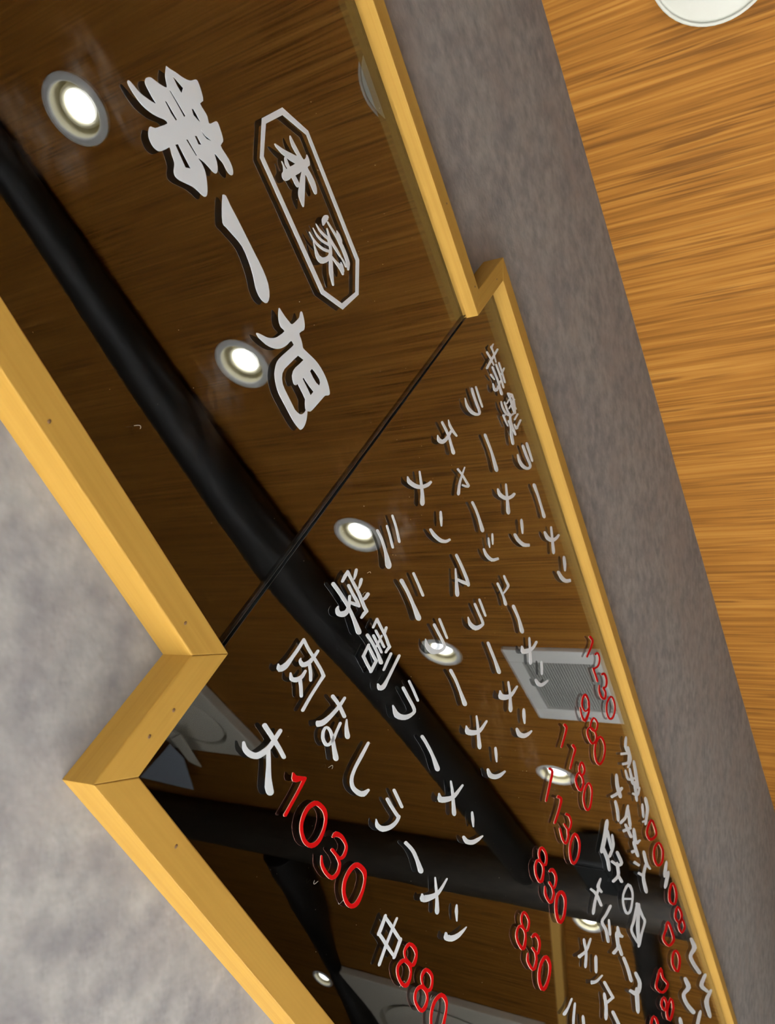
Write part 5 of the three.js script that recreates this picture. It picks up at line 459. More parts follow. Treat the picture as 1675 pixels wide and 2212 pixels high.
    [1152.4,850.3,1161.3,858.1,1163.3,846.8,1174.5,856.5,1174.2,843.2,1187.8,854.9],
    [1191.9,831.8,1194.1,837.2,1201.4,837.1,1203.9,843.0,1212.2,843.1,1212.8,848.2,1224.1,852.1,1215.2,849.8,1228.3,859.5,1216.3,852.1,1227.8,864.1,1216.5,856.5,1227.3,868.3,1216.8,861.2],
    [1189.5,848.4,1203.9,860.0,1201.1,843.6,1214.5,854.3,1212.8,838.8,1225.0,848.5]] },
  { s: [[1261.1,870.6,1276.2,883.2,1267.8,869.5,1283.0,882.1,1274.3,868.4,1290.1,880.9,1279.2,865.6,1295.7,877.5,1281.9,859.8,1297.8,870.5,1283.2,852.0,1298.1,861.8,1284.5,844.2,1298.4,853.2],
    [1251.3,850.2,1264.2,860.1,1258.5,847.0,1270.2,855.9,1265.7,843.7,1276.1,851.6],
    [1276.3,836.2,1270.5,835.7,1286.7,845.2,1280.7,844.7,1297.2,854.3,1291.2,853.8]] },
 ]],
 ["far2", "far", [
  { s: [[1097.6,793.1,1110.3,803.4,1100.9,790.3,1114.4,801.2,1104.3,787.5,1118.4,799.0,1108.7,785.2,1123.2,797.4,1115.0,784.0,1129.1,796.3,1122.1,783.4,1136.1,795.7,1129.1,782.7,1143.2,795.1],
    [1105.7,760.6,1097.2,759.3,1113.3,768.2,1104.7,766.8,1121.3,776.2,1112.0,774.1,1128.8,784.3,1118.0,780.7,1134.6,792.0,1122.5,786.7,1139.0,798.7,1126.5,792.9,1143.3,805.3,1130.7,799.4],
    [1120.1,762.3,1130.2,770.8,1124.8,761.1,1135.6,770.1,1129.4,759.8,1141.0,769.4,1133.6,758.2,1146.3,768.3,1138.0,756.5,1150.3,765.9,1142.2,754.4,1153.8,763.1,1146.4,752.2,1157.3,760.4]] },
  { s: [[1177.0,793.6,1191.5,803.3,1177.8,788.7,1192.3,798.3,1178.7,784.1,1193.2,793.2,1177.7,779.0,1191.8,786.6,1173.8,772.8,1186.6,778.3,1167.7,765.2,1179.7,769.8,1161.3,757.2,1173.3,761.8],
    [1185.0,793.9,1196.5,802.8,1194.7,788.8,1207.5,798.6,1204.4,783.7,1218.5,794.3],
    [1191.3,758.2,1182.9,757.5,1207.4,772.5,1198.9,771.7,1224.0,787.2,1215.3,786.4],
    [1188.2,768.5,1197.9,777.3,1205.0,770.0,1215.9,779.7,1222.0,771.4,1234.2,782.2]] },
  { s: [[1233.2,787.9,1247.8,798.7,1238.8,783.9,1255.2,795.9,1244.7,779.8,1262.4,793.2,1252.7,778.8,1267.2,793.0,1271.3,790.3,1261.3,789.4,1278.3,798.6,1267.0,794.8,1283.3,805.1,1274.8,802.2],
    [1251.8,760.4,1244.2,760.7,1263.6,769.8,1256.0,770.1,1275.7,779.4,1267.9,779.6],
    [1245.5,773.6,1259.1,784.5,1259.3,772.7,1273.2,783.7,1273.3,771.8,1287.4,782.8],
    [1267.6,752.6,1273.7,761.2,1282.4,759.3,1288.0,767.2,1297.4,766.1,1302.6,773.4]] },
  { s: [[1307.5,796.2,1322.8,807.7,1315.4,794.7,1330.8,806.2,1323.5,793.1,1338.8,804.6,1331.9,792.6,1346.5,804.2,1341.5,794.6,1352.8,804.6,1350.6,797.6,1359.7,806.2,1359.3,800.5,1367.1,807.9],
    [1300.9,754.3,1305.3,761.2,1317.9,761.8,1322.9,769.5,1335.2,769.5,1340.8,777.9],
    [1324.9,783.3,1341.8,793.0,1324.3,776.8,1341.1,786.3,1323.7,770.1,1340.5,780.0,1326.1,764.5,1342.5,775.1,1332.9,760.9,1349.5,772.4,1342.3,758.7,1359.6,770.9,1351.6,756.5,1370.0,769.3]] },
  { s: [[1446.6,865.2,1466.3,877.2,1446.7,858.4,1468.0,871.3,1446.7,851.6,1469.6,865.4],
    [1466.4,857.6,1489.8,871.0,1465.4,848.4,1488.6,861.7,1464.4,839.3,1487.5,852.4]] },
 ]],
 ["far3", "far", [
  { s: [[1098.6,708.7,1115.7,719.7,1100.2,703.0,1117.2,713.9,1101.7,697.3,1118.6,708.1,1102.9,691.4,1119.8,701.9,1103.6,684.9,1120.5,695.1,1104.0,678.1,1120.9,688.1,1104.4,671.3,1121.2,681.2],
    [1138.7,713.7,1149.2,721.4,1143.5,711.5,1154.0,719.3,1148.2,709.5,1159.0,717.1,1150.8,706.3,1162.0,713.3,1149.9,700.8,1161.8,707.3,1147.0,693.8,1159.4,700.2,1144.1,686.7,1157.2,693.3],
    [1110.3,673.3,1122.2,683.7,1119.5,673.8,1131.6,684.2,1128.7,674.3,1141.1,684.7,1136.5,674.1,1149.7,684.6,1142.5,673.1,1155.9,682.9,1147.5,671.4,1160.5,680.7,1152.7,669.7,1165.1,678.4],
    [1112.0,703.7,1123.5,713.0,1129.2,701.0,1140.0,709.5,1146.5,698.3,1156.5,706.0]] },
  { s: [[1175.9,710.0,1187.0,719.6,1186.9,710.9,1198.2,720.6,1197.8,711.8,1209.7,721.6,1203.4,711.4,1217.3,720.8,1203.1,710.8,1215.1,714.8,1199.2,707.9,1207.1,708.0,1193.4,703.1,1201.2,703.3],
    [1161.2,685.2,1165.6,691.6,1175.8,690.9,1180.8,698.1,1190.7,696.8,1196.3,704.7],
    [1186.9,696.1,1200.1,705.4,1192.5,693.7,1205.7,702.9,1197.9,691.3,1211.5,700.3,1199.9,688.1,1214.0,695.8,1197.1,683.4,1209.7,688.3,1190.8,676.7,1202.2,680.2,1184.1,669.5,1195.4,672.9],
    [1202.5,688.1,1211.3,695.8,1212.5,689.3,1222.3,697.9,1222.6,690.5,1233.5,699.9]] },
  { s: [[1257.7,681.6,1255.8,683.9,1276.1,692.8,1274.2,695.1,1295.0,704.2,1293.1,706.5]], r: [[1266.8,711.1,1260.1,712.0,1268.1,711.1,1277.1,719.6,1278.2,712.7,1288.4,720.5,1286.9,712.5,1296.6,719.1,1291.4,709.4,1301.6,715.7,1293.8,704.3,1304.2,710.3,1295.0,698.9,1305.4,704.7,1295.0,693.5,1306.3,699.5,1293.9,687.9,1305.9,693.9,1291.5,683.2,1303.9,688.5,1288.7,679.7,1299.0,682.6,1286.6,677.9,1290.5,675.9,1285.9,677.6,1279.3,670.5,1280.2,676.4,1270.9,669.1,1272.6,676.2,1263.1,669.4,1265.7,677.1,1256.6,671.0,1260.1,679.3,1250.7,673.3,1255.4,682.8,1245.8,677.0,1253.7,687.7,1243.9,682.4,1256.8,696.2,1245.5,690.7,1262.8,706.4,1250.4,701.1]] },
  { s: [[1321.6,710.2,1337.3,722.3,1336.9,712.0,1351.1,722.8,1352.4,713.8,1365.1,723.3,1365.3,715.3,1376.1,723.5,1373.6,716.6,1383.9,724.8,1377.9,717.4,1390.1,725.7,1379.9,716.1,1393.5,723.6,1379.5,710.5,1393.0,717.3,1376.7,702.2,1390.0,708.6,1374.1,693.9,1387.5,700.4,1372.4,686.6,1386.8,693.7,1370.9,679.5,1386.4,687.1,1369.5,672.5,1386.0,680.6],
    [1320.7,708.0,1336.7,716.5,1320.4,699.3,1335.9,707.5,1320.0,690.7,1335.0,698.5,1319.4,683.1,1333.8,690.3,1317.4,676.3,1331.1,682.8,1315.1,670.0,1328.2,676.5,1316.3,665.4,1328.4,672.6,1323.2,664.1,1334.0,671.6,1333.3,665.0,1343.2,672.5,1343.2,666.4,1352.9,673.9,1352.2,667.7,1361.6,675.2,1361.3,669.5,1370.5,677.0,1370.4,671.3,1379.7,678.8],
    [1332.2,712.8,1348.4,722.0,1335.5,704.0,1352.7,713.8,1338.7,695.3,1357.0,705.6,1342.8,687.6,1362.0,698.6,1349.5,682.2,1367.4,692.8,1356.9,678.1,1373.7,688.0,1364.2,673.9,1380.1,683.2]] },
 ]],
 ["far4", "far", [
  { s: [[1127.3,634.7,1137.3,639.7,1125.2,629.7,1136.7,635.4,1123.0,624.3,1136.3,631.4,1123.6,620.3,1137.6,629.7,1130.5,620.7,1140.0,629.3,1138.8,623.2,1145.8,630.4,1146.3,625.5,1152.4,631.8],
    [1101.0,602.2,1104.6,607.1,1109.2,604.9,1113.3,610.4,1117.0,607.4,1122.7,613.9,1124.6,609.0,1133.1,616.8,1133.9,610.0,1143.3,617.7,1144.1,610.2,1153.5,617.6,1154.5,610.5,1163.6,617.6],
    [1128.3,619.4,1138.2,624.4,1127.3,612.9,1137.5,618.1,1126.2,606.5,1136.7,611.9,1125.8,600.6,1136.5,606.3,1126.1,595.5,1137.3,601.6,1127.1,591.0,1138.7,597.4,1128.0,586.6,1140.1,593.2]] },
  { s: [[1192.7,632.1,1205.7,637.7,1189.6,625.9,1202.1,631.3,1186.5,619.7,1198.6,624.9,1183.4,614.0,1194.9,618.5,1178.8,607.7,1189.9,611.7,1173.8,601.0,1185.2,605.7,1172.8,595.8,1184.3,602.5,1179.5,594.9,1188.9,602.2,1189.3,596.4,1198.3,603.7,1197.6,597.0,1207.8,604.4,1203.4,595.7,1214.9,603.2,1208.7,593.6,1220.8,601.2,1214.2,591.4,1226.7,599.2],
    [1203.9,613.7,1213.1,619.4,1210.8,609.1,1220.6,615.0,1217.7,604.4,1228.1,610.7]] },
  { s: [[1249.8,627.3,1263.3,635.6,1251.1,625.1,1267.4,635.1,1252.8,622.9,1271.0,634.8,1258.0,622.0,1273.7,635.4,1268.8,626.2,1274.9,635.2,1277.9,630.8,1280.6,637.1,1285.7,634.9,1287.8,639.7],
    [1249.4,617.4,1265.5,627.3,1255.7,615.0,1271.0,624.2,1261.9,612.5,1276.7,621.1,1265.0,609.6,1279.3,616.7,1262.7,605.5,1277.0,610.8,1257.4,600.2,1271.4,604.5,1251.7,594.4,1266.5,598.9],
    [1269.6,612.6,1282.3,621.1,1279.1,611.6,1292.0,620.1,1288.7,610.6,1301.7,619.0]] },
  { s: [[1305.7,611.7,1318.2,620.2,1315.4,611.7,1328.1,620.3,1325.1,611.7,1338.1,620.3,1334.3,611.3,1347.9,620.0,1342.9,610.2,1356.9,618.9,1351.1,608.7,1365.3,617.3,1359.4,607.2,1373.8,615.8]] },
  { s: [[1380.7,627.4,1394.0,636.4,1391.9,627.7,1406.2,637.4,1402.6,628.1,1419.0,638.5,1408.7,626.6,1428.2,637.0,1409.0,621.4,1431.4,631.6,1405.8,614.4,1429.5,623.6,1402.4,610.8,1420.3,613.4,1402.1,610.6,1398.6,602.6,1389.3,605.8,1382.4,597.5,1374.3,600.2,1368.8,593.3],
    [1400.2,606.2,1422.6,618.0,1410.6,599.6,1431.6,610.4,1421.0,593.0,1440.5,602.9]] },
 ]],
 ["far5", "far", [
  { s: [[1119.1,536.9,1127.7,542.3,1125.4,534.7,1134.0,540.1,1131.6,532.5,1140.4,537.9,1136.8,529.8,1145.9,535.0,1140.0,526.1,1149.6,531.2,1142.2,521.8,1152.2,526.9,1144.5,517.4,1154.8,522.6],
    [1141.3,550.9,1150.9,555.1,1139.6,544.6,1149.4,549.0,1137.9,538.6,1147.9,542.7,1134.8,532.7,1144.5,535.9,1128.8,526.6,1138.3,528.7,1121.0,520.1,1130.6,521.7,1113.0,513.4,1123.5,515.1]] },
  { s: [[1179.8,543.9,1192.1,550.6,1185.0,539.2,1196.8,545.5,1190.2,534.4,1201.6,540.5],
    [1189.1,512.8,1184.3,515.8,1195.4,516.4,1190.9,519.2,1202.7,520.7,1196.6,522.1,1210.7,526.2,1201.8,525.3,1217.5,532.5,1208.3,530.4,1223.6,539.1,1215.5,537.0,1229.7,545.6,1223.0,543.9]] },
  { s: [[1238.6,540.0,1248.0,546.8,1247.6,540.7,1257.0,547.5,1256.7,541.4,1266.2,548.2,1265.5,542.1,1275.1,548.9,1273.8,542.8,1283.5,549.6,1281.8,543.4,1291.5,550.3,1289.8,544.1,1299.7,551.0],
    [1289.7,546.6,1299.8,548.5,1278.0,537.2,1288.3,539.1,1266.5,528.0,1277.1,529.9],
    [1248.9,527.2,1260.4,533.6,1254.0,525.0,1266.0,531.6,1259.1,522.9,1271.6,529.6,1263.4,520.4,1276.5,527.1,1266.4,517.3,1280.3,524.1,1268.8,513.8,1283.3,520.7,1271.2,510.3,1286.2,517.4]] },
  { s: [[1302.3,528.5,1313.6,536.0,1310.8,528.9,1322.2,536.3,1319.3,529.2,1330.9,536.6,1328.0,529.4,1339.8,536.9,1336.8,529.4,1349.0,536.9,1345.9,529.3,1358.2,536.9,1355.1,529.2,1367.5,536.8]] },
 ]],
 ["far6", "far", [
  { s: [[1121.1,458.2,1129.0,461.1,1119.6,454.2,1127.5,457.1,1118.2,450.3,1126.0,453.1,1116.5,446.5,1124.2,449.1,1113.4,442.6,1122.6,445.4,1110.1,438.7,1120.8,441.8,1106.7,434.8,1118.9,438.3]] },
  { s: [[1138.2,459.2,1146.4,463.0,1139.8,455.3,1148.2,459.1,1141.3,451.4,1150.0,455.3,1143.1,447.5,1152.1,451.6,1145.6,443.6,1154.5,447.7,1148.3,439.8,1157.2,443.9,1151.0,436.0,1160.0,440.1]] },
  { s: [[1180.0,462.3,1190.5,467.7,1186.1,458.7,1196.6,464.0,1192.2,455.0,1202.7,460.3]] },
 ]],
 ["far7", "far", [
  { s: [[1711.7,869.0,1732.4,883.3,1722.7,869.3,1747.8,886.5,1732.6,869.5,1764.5,889.9,1735.3,867.3,1775.7,888.5,1732.2,861.7,1766.4,876.1,1721.6,850.2,1752.2,863.0,1716.3,840.5,1745.6,855.4,1723.2,837.4,1750.2,854.0,1736.4,838.6,1761.3,855.1,1751.9,841.1,1776.0,857.6,1770.2,844.6,1793.6,861.1,1791.5,849.6,1814.8,866.1,1812.8,854.5,1836.6,871.2]] },
  { s: [[1857.9,873.3,1889.8,886.9,1848.4,861.9,1881.7,876.0,1838.4,849.9,1874.2,866.0,1838.2,842.1,1874.3,862.2,1859.0,846.4,1882.0,863.4,1885.4,855.7,1902.4,869.9,1910.0,864.5,1925.4,877.2]] },
  { s: [[1932.7,879.8,1960.3,890.9,1918.3,866.0,1950.9,879.0,1903.4,851.7,1942.3,868.1,1896.4,839.6,1941.7,861.5,1907.9,835.7,1947.7,857.1,1926.6,835.5,1962.2,855.1,1944.9,835.3,1977.4,853.0]] },
 ]],
 ["far8", "far", [
  { s: [[1704.3,784.6,1728.0,799.9,1715.8,785.1,1742.5,802.2,1726.2,785.6,1758.3,804.6,1728.9,784.1,1767.6,802.0,1724.6,779.2,1754.7,789.1,1710.6,767.6,1737.7,776.5,1702.1,757.0,1730.0,769.6,1707.8,753.1,1734.0,767.7,1720.8,753.2,1745.0,767.9,1737.3,755.1,1759.8,769.7,1756.8,758.6,1778.9,773.8,1779.7,763.8,1802.5,779.8,1802.5,769.0,1827.0,786.0]] },
  { s: [[1853.7,791.2,1885.6,805.0,1849.6,780.4,1881.3,794.0,1845.6,769.8,1877.0,783.1]] },
  { s: [[1707.3,708.4,1733.1,722.1,1719.3,705.9,1745.3,719.6,1731.3,703.5,1757.6,717.1]] },
 ]],
 ["farA", "farprice", [
  { r: [[1322.4,871.8,1312.6,869.3,1321.4,870.2,1330.9,879.9,1331.1,871.7,1342.6,881.5,1340.4,872.1,1351.9,881.6,1348.2,871.9,1360.3,881.3,1354.5,870.4,1367.3,879.6,1355.9,867.0,1368.9,874.4,1349.7,859.4,1361.8,864.1,1339.5,849.7,1348.8,851.1,1333.9,845.6,1331.9,838.4,1328.1,843.2,1316.9,832.5,1318.6,841.5,1306.2,831.6,1312.6,843.1,1300.3,834.8,1313.2,851.6,1300.2,843.8,1317.8,864.2,1304.4,856.8]] },
  { r: [[1385.3,868.3,1385.4,873.4,1391.3,870.5,1401.6,880.5,1403.1,873.1,1415.3,883.2,1412.5,873.1,1425.7,882.7,1417.7,868.9,1431.6,878.0,1420.1,861.7,1434.2,870.4,1419.4,854.7,1433.2,862.2,1414.9,848.2,1427.5,853.4,1408.9,842.7,1416.9,843.4,1406.1,840.8,1402.0,833.6,1400.2,838.7,1389.5,829.1,1391.0,837.2,1379.1,827.8,1383.3,837.5,1371.0,828.6,1377.8,840.1,1365.0,831.4,1373.9,844.6,1360.9,836.2,1373.2,850.1,1360.1,842.4,1376.8,857.5,1363.5,850.8,1382.9,865.7,1370.9,861.1]] },
 ]],
 ["farB", "farprice", [
  { r: [[1517.5,871.3,1521.9,878.6,1523.9,872.4,1538.0,883.2,1536.9,872.7,1552.4,883.6,1546.4,870.6,1562.9,881.2,1550.5,865.0,1567.6,875.1,1551.1,857.1,1568.1,866.3,1548.6,851.2,1563.0,856.7,1545.8,849.7,1544.3,844.0,1535.0,845.0,1525.4,835.8,1525.6,842.7,1511.3,832.4,1519.8,845.0,1503.9,835.0,1516.1,850.7,1500.0,841.1,1515.0,857.3,1498.8,848.1,1516.6,864.6,1500.5,856.0,1520.5,872.3,1505.3,865.3]] },
  { r: [[1583.9,862.3,1576.4,862.6,1585.4,861.5,1598.6,872.0,1599.5,863.5,1615.1,874.5,1609.1,862.9,1626.5,873.7,1611.2,858.2,1629.2,868.0,1609.0,851.0,1626.4,859.3,1607.7,848.4,1615.3,848.1,1604.2,847.4,1594.2,838.1,1590.3,843.5,1576.7,833.2,1581.2,843.0,1564.7,832.8,1579.4,848.8,1562.3,839.5,1582.3,858.5,1565.4,850.1]] },
  { r: [[1621.8,860.2,1622.2,864.8,1626.1,860.6,1639.6,870.4,1638.0,861.1,1653.2,871.0,1644.9,859.3,1661.3,868.8,1643.5,853.9,1659.8,861.7,1637.7,846.2,1652.2,851.9,1637.0,844.7,1636.6,840.2,1632.6,843.9,1620.0,834.6,1621.5,842.9,1607.2,833.4,1615.2,844.3,1599.5,835.3,1616.2,850.1,1600.5,842.3,1621.7,858.7,1606.9,852.3]] },
 ]],
 ["farC", "farprice", [
  { r: [[1528.2,799.6,1525.4,802.7,1529.0,798.6,1542.2,808.4,1540.1,799.1,1554.5,809.0,1551.3,799.0,1566.0,808.9,1562.5,798.9,1578.0,809.2,1572.9,798.1,1589.9,808.7,1576.9,795.2,1595.6,805.0,1572.9,788.6,1590.1,795.6,1563.8,779.7,1577.4,783.3,1557.6,775.1,1558.5,770.7,1547.6,771.3,1537.8,762.4,1532.1,767.3,1519.5,757.9,1522.1,766.4,1507.3,757.4,1521.3,770.5,1505.6,762.7,1525.5,778.5,1510.0,771.3,1529.7,786.8,1513.9,779.0,1530.7,793.9,1514.7,785.6,1531.2,800.3,1515.3,792.4]] },
  { r: [[1609.8,789.4,1613.6,796.3,1616.8,791.3,1631.0,801.9,1630.0,793.3,1647.1,804.4,1639.4,792.2,1658.6,803.0,1643.5,785.8,1662.5,795.5,1643.5,776.0,1661.8,784.7,1641.1,770.2,1654.1,773.5,1640.4,771.2,1629.6,762.3,1624.8,768.1,1611.1,758.7,1612.5,767.2,1597.1,757.7,1606.6,769.3,1590.1,760.1,1604.1,773.6,1587.2,764.9,1604.1,778.6,1587.2,770.5,1606.9,784.4,1589.8,776.9,1611.5,790.1,1596.2,785.0]] },
 ]],
 ["farD", "farprice", [
  { r: [[1529.3,712.7,1527.8,716.7,1526.5,710.1,1542.1,719.2,1533.7,707.2,1549.0,716.0,1543.7,705.7,1557.0,714.4,1559.2,708.8,1570.1,717.3,1574.8,713.0,1587.4,722.2,1581.5,713.6,1599.3,722.8,1579.0,707.8,1596.2,714.6,1569.9,698.1,1585.0,702.7,1561.5,691.5,1568.5,690.6,1551.9,687.4,1546.7,680.8,1536.3,682.3,1526.5,674.5,1525.5,680.4,1512.0,672.3,1522.5,683.2,1507.5,675.9,1523.7,689.7,1508.6,682.9,1526.0,696.9,1510.9,690.1,1528.4,704.7,1512.7,697.6,1531.9,712.7,1515.9,706.0]] },
  { r: [[1577.6,686.5,1575.3,689.6,1579.0,686.0,1591.8,694.4,1589.0,686.2,1603.5,694.8,1595.4,685.0,1611.3,693.2,1596.0,681.6,1612.3,688.7,1593.4,676.6,1608.9,682.3,1594.6,676.5,1596.9,673.4,1591.8,676.1,1580.7,668.2,1581.1,674.7,1567.8,666.5,1574.6,675.2,1559.3,667.3,1574.5,679.2,1558.8,672.5,1578.1,685.6,1563.1,680.0]] },
  { r: [[1630.2,711.2,1619.4,709.5,1627.0,708.0,1641.9,717.0,1637.4,706.2,1653.8,714.9,1643.7,701.9,1660.9,710.1,1642.8,693.7,1660.4,701.2,1637.5,683.0,1655.2,689.9,1633.6,677.8,1645.4,679.5,1636.5,680.0,1622.8,671.2,1625.9,679.9,1610.1,671.3,1619.3,682.8,1603.0,675.1,1620.3,691.9,1603.8,684.8,1625.8,704.6,1609.5,697.9]] },
 ]],
 ["farE", "farprice", [
  { r: [[1533.5,632.6,1528.7,634.6,1535.7,632.4,1547.8,640.6,1547.7,633.2,1562.4,641.8,1555.4,631.9,1572.0,639.9,1556.2,626.4,1573.0,633.4,1552.6,618.4,1568.9,624.3,1551.9,616.1,1556.7,614.1,1549.6,616.5,1537.2,608.7,1536.7,616.1,1523.2,608.5,1528.5,617.7,1514.2,610.8,1528.2,622.9,1513.0,616.6,1532.2,630.3,1517.0,624.9]] },
 ]],
];
// lettering outlines in millimetres on the board: s = brush strokes (left, right edge pairs), r = closed rings, p = outlines with holes
function glyph(g, face, edge, thick) {
  const P = [], K = []; let z = thick;
  const z0 = 0.00002;
  const v = (p, q, c) => { P.push(p[0] * MM, EYE + p[1] * MM, q); K.push(...c); };
  const tri = (a, b, c, zz, col) => { const ar = (b[0] - a[0]) * (c[1] - a[1]) - (c[0] - a[0]) * (b[1] - a[1]); if (ar < 0) [b, c] = [c, b]; v(a, zz, col); v(b, zz, col); v(c, zz, col); v(a, z0, edge); v(c, z0, edge); v(b, z0, edge); };
  const side = (a, b) => { v(a, z0, edge); v(b, z0, edge); v(b, z, edge); v(a, z0, edge); v(b, z, edge); v(a, z, edge); };
  const strip = (n, closed) => {
    const m = n.length / 4, l = (i) => [n[4 * (i % m)], n[4 * (i % m) + 1]], r = (i) => [n[4 * (i % m) + 2], n[4 * (i % m) + 3]];
    for (let i = 0; i < (closed ? m : m - 1); i++) {
      tri(l(i), r(i), l(i + 1), z, face); tri(r(i), r(i + 1), l(i + 1), z, face); side(l(i + 1), l(i)); side(r(i), r(i + 1));
    }
    if (closed) return;
    for (const [a, b, c, d] of [[l(0), r(0), l(1), r(1)], [r(m - 1), l(m - 1), r(m - 2), l(m - 2)]]) {
      const cx = (a[0] + b[0]) / 2, cy = (a[1] + b[1]) / 2, ox = cx - (c[0] + d[0]) / 2, oy = cy - (c[1] + d[1]) / 2, ol = Math.hypot(ox, oy) || 1;
      const hx = (a[0] - b[0]) / 2, hy = (a[1] - b[1]) / 2, rad = Math.hypot(hx, hy);
      let last = a;
      for (let k = 1; k <= 6; k++) {
        const t = Math.PI * k / 6, q = [cx + hx * Math.cos(t) + 0.8 * rad * Math.sin(t) * ox / ol, cy + hy * Math.cos(t) + 0.8 * rad * Math.sin(t) * oy / ol];
        tri([cx, cy], last, q, z, face); side(last, q); last = q;
      }
    }
  };
  for (const n of g.s ?? []) { strip(n, false); z += 0.000012; }
  for (const n of g.r ?? []) { strip(n, true); z += 0.000012; }
  const geos = [];
  if (P.length) {
    const b = new THREE.BufferGeometry();
    b.setAttribute('position', new THREE.Float32BufferAttribute(P, 3)); b.setAttribute('color', new THREE.Float32BufferAttribute(K, 3)); b.computeVertexNormals(); geos.push(b);
  }
  for (const rings of g.p ?? []) {
    const pts = (n, smooth) => { const a = []; for (let i = 0; i < n.length; i += 2) a.push(at(n[i], n[i + 1])); return smooth ? new THREE.SplineCurve([...a, a[0]]).getPoints(a.length * 2).slice(0, -1) : a; };
    const soft = rings[0].length > 18;
    const s = new THREE.Shape(pts(rings[0], soft && rings.length !== 2)); for (const h of rings.slice(1)) s.holes.push(new THREE.Path(pts(h, false)));
    const e = new THREE.ExtrudeGeometry(s, { depth: z - z0, bevelEnabled: false }).translate(0, 0, z0); e.deleteAttribute('uv');
    e.setAttribute('color', new THREE.Float32BufferAttribute(new Array(e.attributes.position.count).fill(face).flat(), 3)); geos.push(e);
  }
  return geos.length > 1 ? mergeGeometries(geos) : geos[0];
}
const WHITE = [1, 1, 1], RED = [0.40, 0.003, 0.003], PINK = [0.66, 0.30, 0.24];
const LABELS = {
  far1: 'white heading of the second column, top line', far2: 'white lettering of the second column, second line', far3: 'white lettering of the second column, third line',
  far4: 'white lettering of the second column, fourth line', far5: 'white lettering of the second column, fifth line', far6: 'white lettering of the second column, sixth line',
  far7: 'white lettering of the third column, top line', far8: 'white lettering of the third column, second line',
};
for (const [text, kind, chars] of LETTERING) {
  const red = kind === 'price' || kind === 'farprice', host = kind === 'sign' || kind === 'badge' ? nameBoard : menuBoard;
  const p = part({ sign: 'shop_name', badge: 'octagon_badge', name: 'dish_name', price: 'price', far: 'dish_name', farprice: 'price' }[kind], host,
    LABELS[text] ?? (kind === 'farprice' ? 'red price far along the menu' : red ? `red price ${text}` : `white brush lettering ${text}`));
  chars.forEach((g, i) => mesh(kind === 'badge' && i === 0 ? 'badge_border' : red ? 'digit' : 'character', glyph(g, red ? RED : WHITE, red ? PINK : WHITE, red ? 0.0006 : 0.0003), red ? letterRed : letterWhite, p));
}

{ // lint and dust clinging to the sheet
  const lint = std({ color: lin(0.55, 0.52, 0.47), roughness: 0.9 }), put = (host, x0, x1, y0, y1, n, hairs) => {
    const g = [];
    for (let i = 0; i < n; i++) g.push(new THREE.IcosahedronGeometry((0.14 + 0.22 * rnd() * rnd()) * MM, 0).scale(1, 1, 0.4).translate((x0 + (x1 - x0) * rnd()) * MM, EYE + (y0 + (y1 - y0) * rnd()) * MM, 0.0001).deleteAttribute('uv'));
    for (const [x, y, r, a] of hairs) {
      const pts = []; for (let k = 0; k <= 4; k++) pts.push(new THREE.Vector3(x * MM + r * MM * Math.cos(a + k * 0.5), EYE + y * MM + r * MM * Math.sin(a + k * 0.9), 0.0002));
      g.push(new THREE.TubeGeometry(new THREE.CatmullRomCurve3(pts), 10, 0.00012, 5).toNonIndexed().deleteAttribute('uv'));
    }
    mesh('dust', mergeGeometries(g), lint, host).userData.kind = 'stuff';
  };
  put(nameBoard, 20, 300, 300, 800, 30, [[150, 330, 2.5, 0.4]]);
  put(menuBoard, 320, 1000, 200, 700, 130, [[470, 320, 3, 0.2], [402, 452, 3, 2.0], [392, 470, 2.4, 0.9], [560, 258, 3, 4], [700, 262, 4, 1], [760, 280, 3, 2.5], [520, 250, 3, 3.3], [640, 505, 2.5, 5]]);
}

// ---------------------------------------------------------------- ceiling fittings, all in slope coordinates (z points down into the room)
function downlight(place, ux, uz, label, group, aim = [0, 0, 1], power = LAMP_POWER, angle = LAMP_ANGLE, blend = LAMP_BLEND) {
  const t = thing('downlight', label, 'downlight', group); place(t, ux, uz);
  mesh('rim', lathe([[0.058, -0.002], [0.0585, 0.003], [0.063, 0.0055], [0.072, 0.0045], [0.076, 0.001], [0.076, 0], [0.058, -0.002]]), paintWhite, t);
  mesh('reflector_cone', lathe([[0.058, 0.001], [0.056, -0.012], [0.053, -0.030], [0.050, -0.047], [0.0465, -0.052], [0, -0.052]]), cone, t);
  mesh('bulb_ring', lathe([[0.047, -0.046], [0.0465, -0.018], [0.044, -0.014], [0.036, -0.016], [0.036, -0.046]]), cone, t);
  mesh('bulb', lathe([[0.0, -0.011], [0.018, -0.012], [0.031, -0.015], [0.036, -0.020], [0.0, -0.024]]), lampGlow, t);
  const l = new THREE.SpotLight(lin(...LAMP_COLOUR), power, 0, angle, blend, 2);
  l.name = 'spot'; l.position.set(0, 0, -0.008); l.castShadow = true; l.shadow.radius = 1.8;
  const target = new THREE.Object3D(); target.name = 'aim'; target.position.set(aim[0], aim[1], aim[2] - 0.008); t.add(l, target); l.target = target;
  return t;
}
const ORDER = ['sixth', 'fifth', 'fourth', 'third', 'second'];
for (let i = 0; i < 6; i++) downlight(onNear, ...LAMPS_NEAR[i], i < 5 ? `lit recessed downlight beside the black log, ${ORDER[i]} in the row from the square vent` : 'lit recessed downlight beside the black log, first in the row next to the square vent', 'downlights in a row beside the log');
downlight(onNear, ...LAMPS_NEAR[6], 'lit recessed downlight between the square vent and the ridge beam', undefined, [-0.1, -0.05, 1], 66, 0.74, 0.8);
downlight(onFar, ...LAMPS_FAR[0], 'small lit downlight just past the ridge beam beside the light batten');
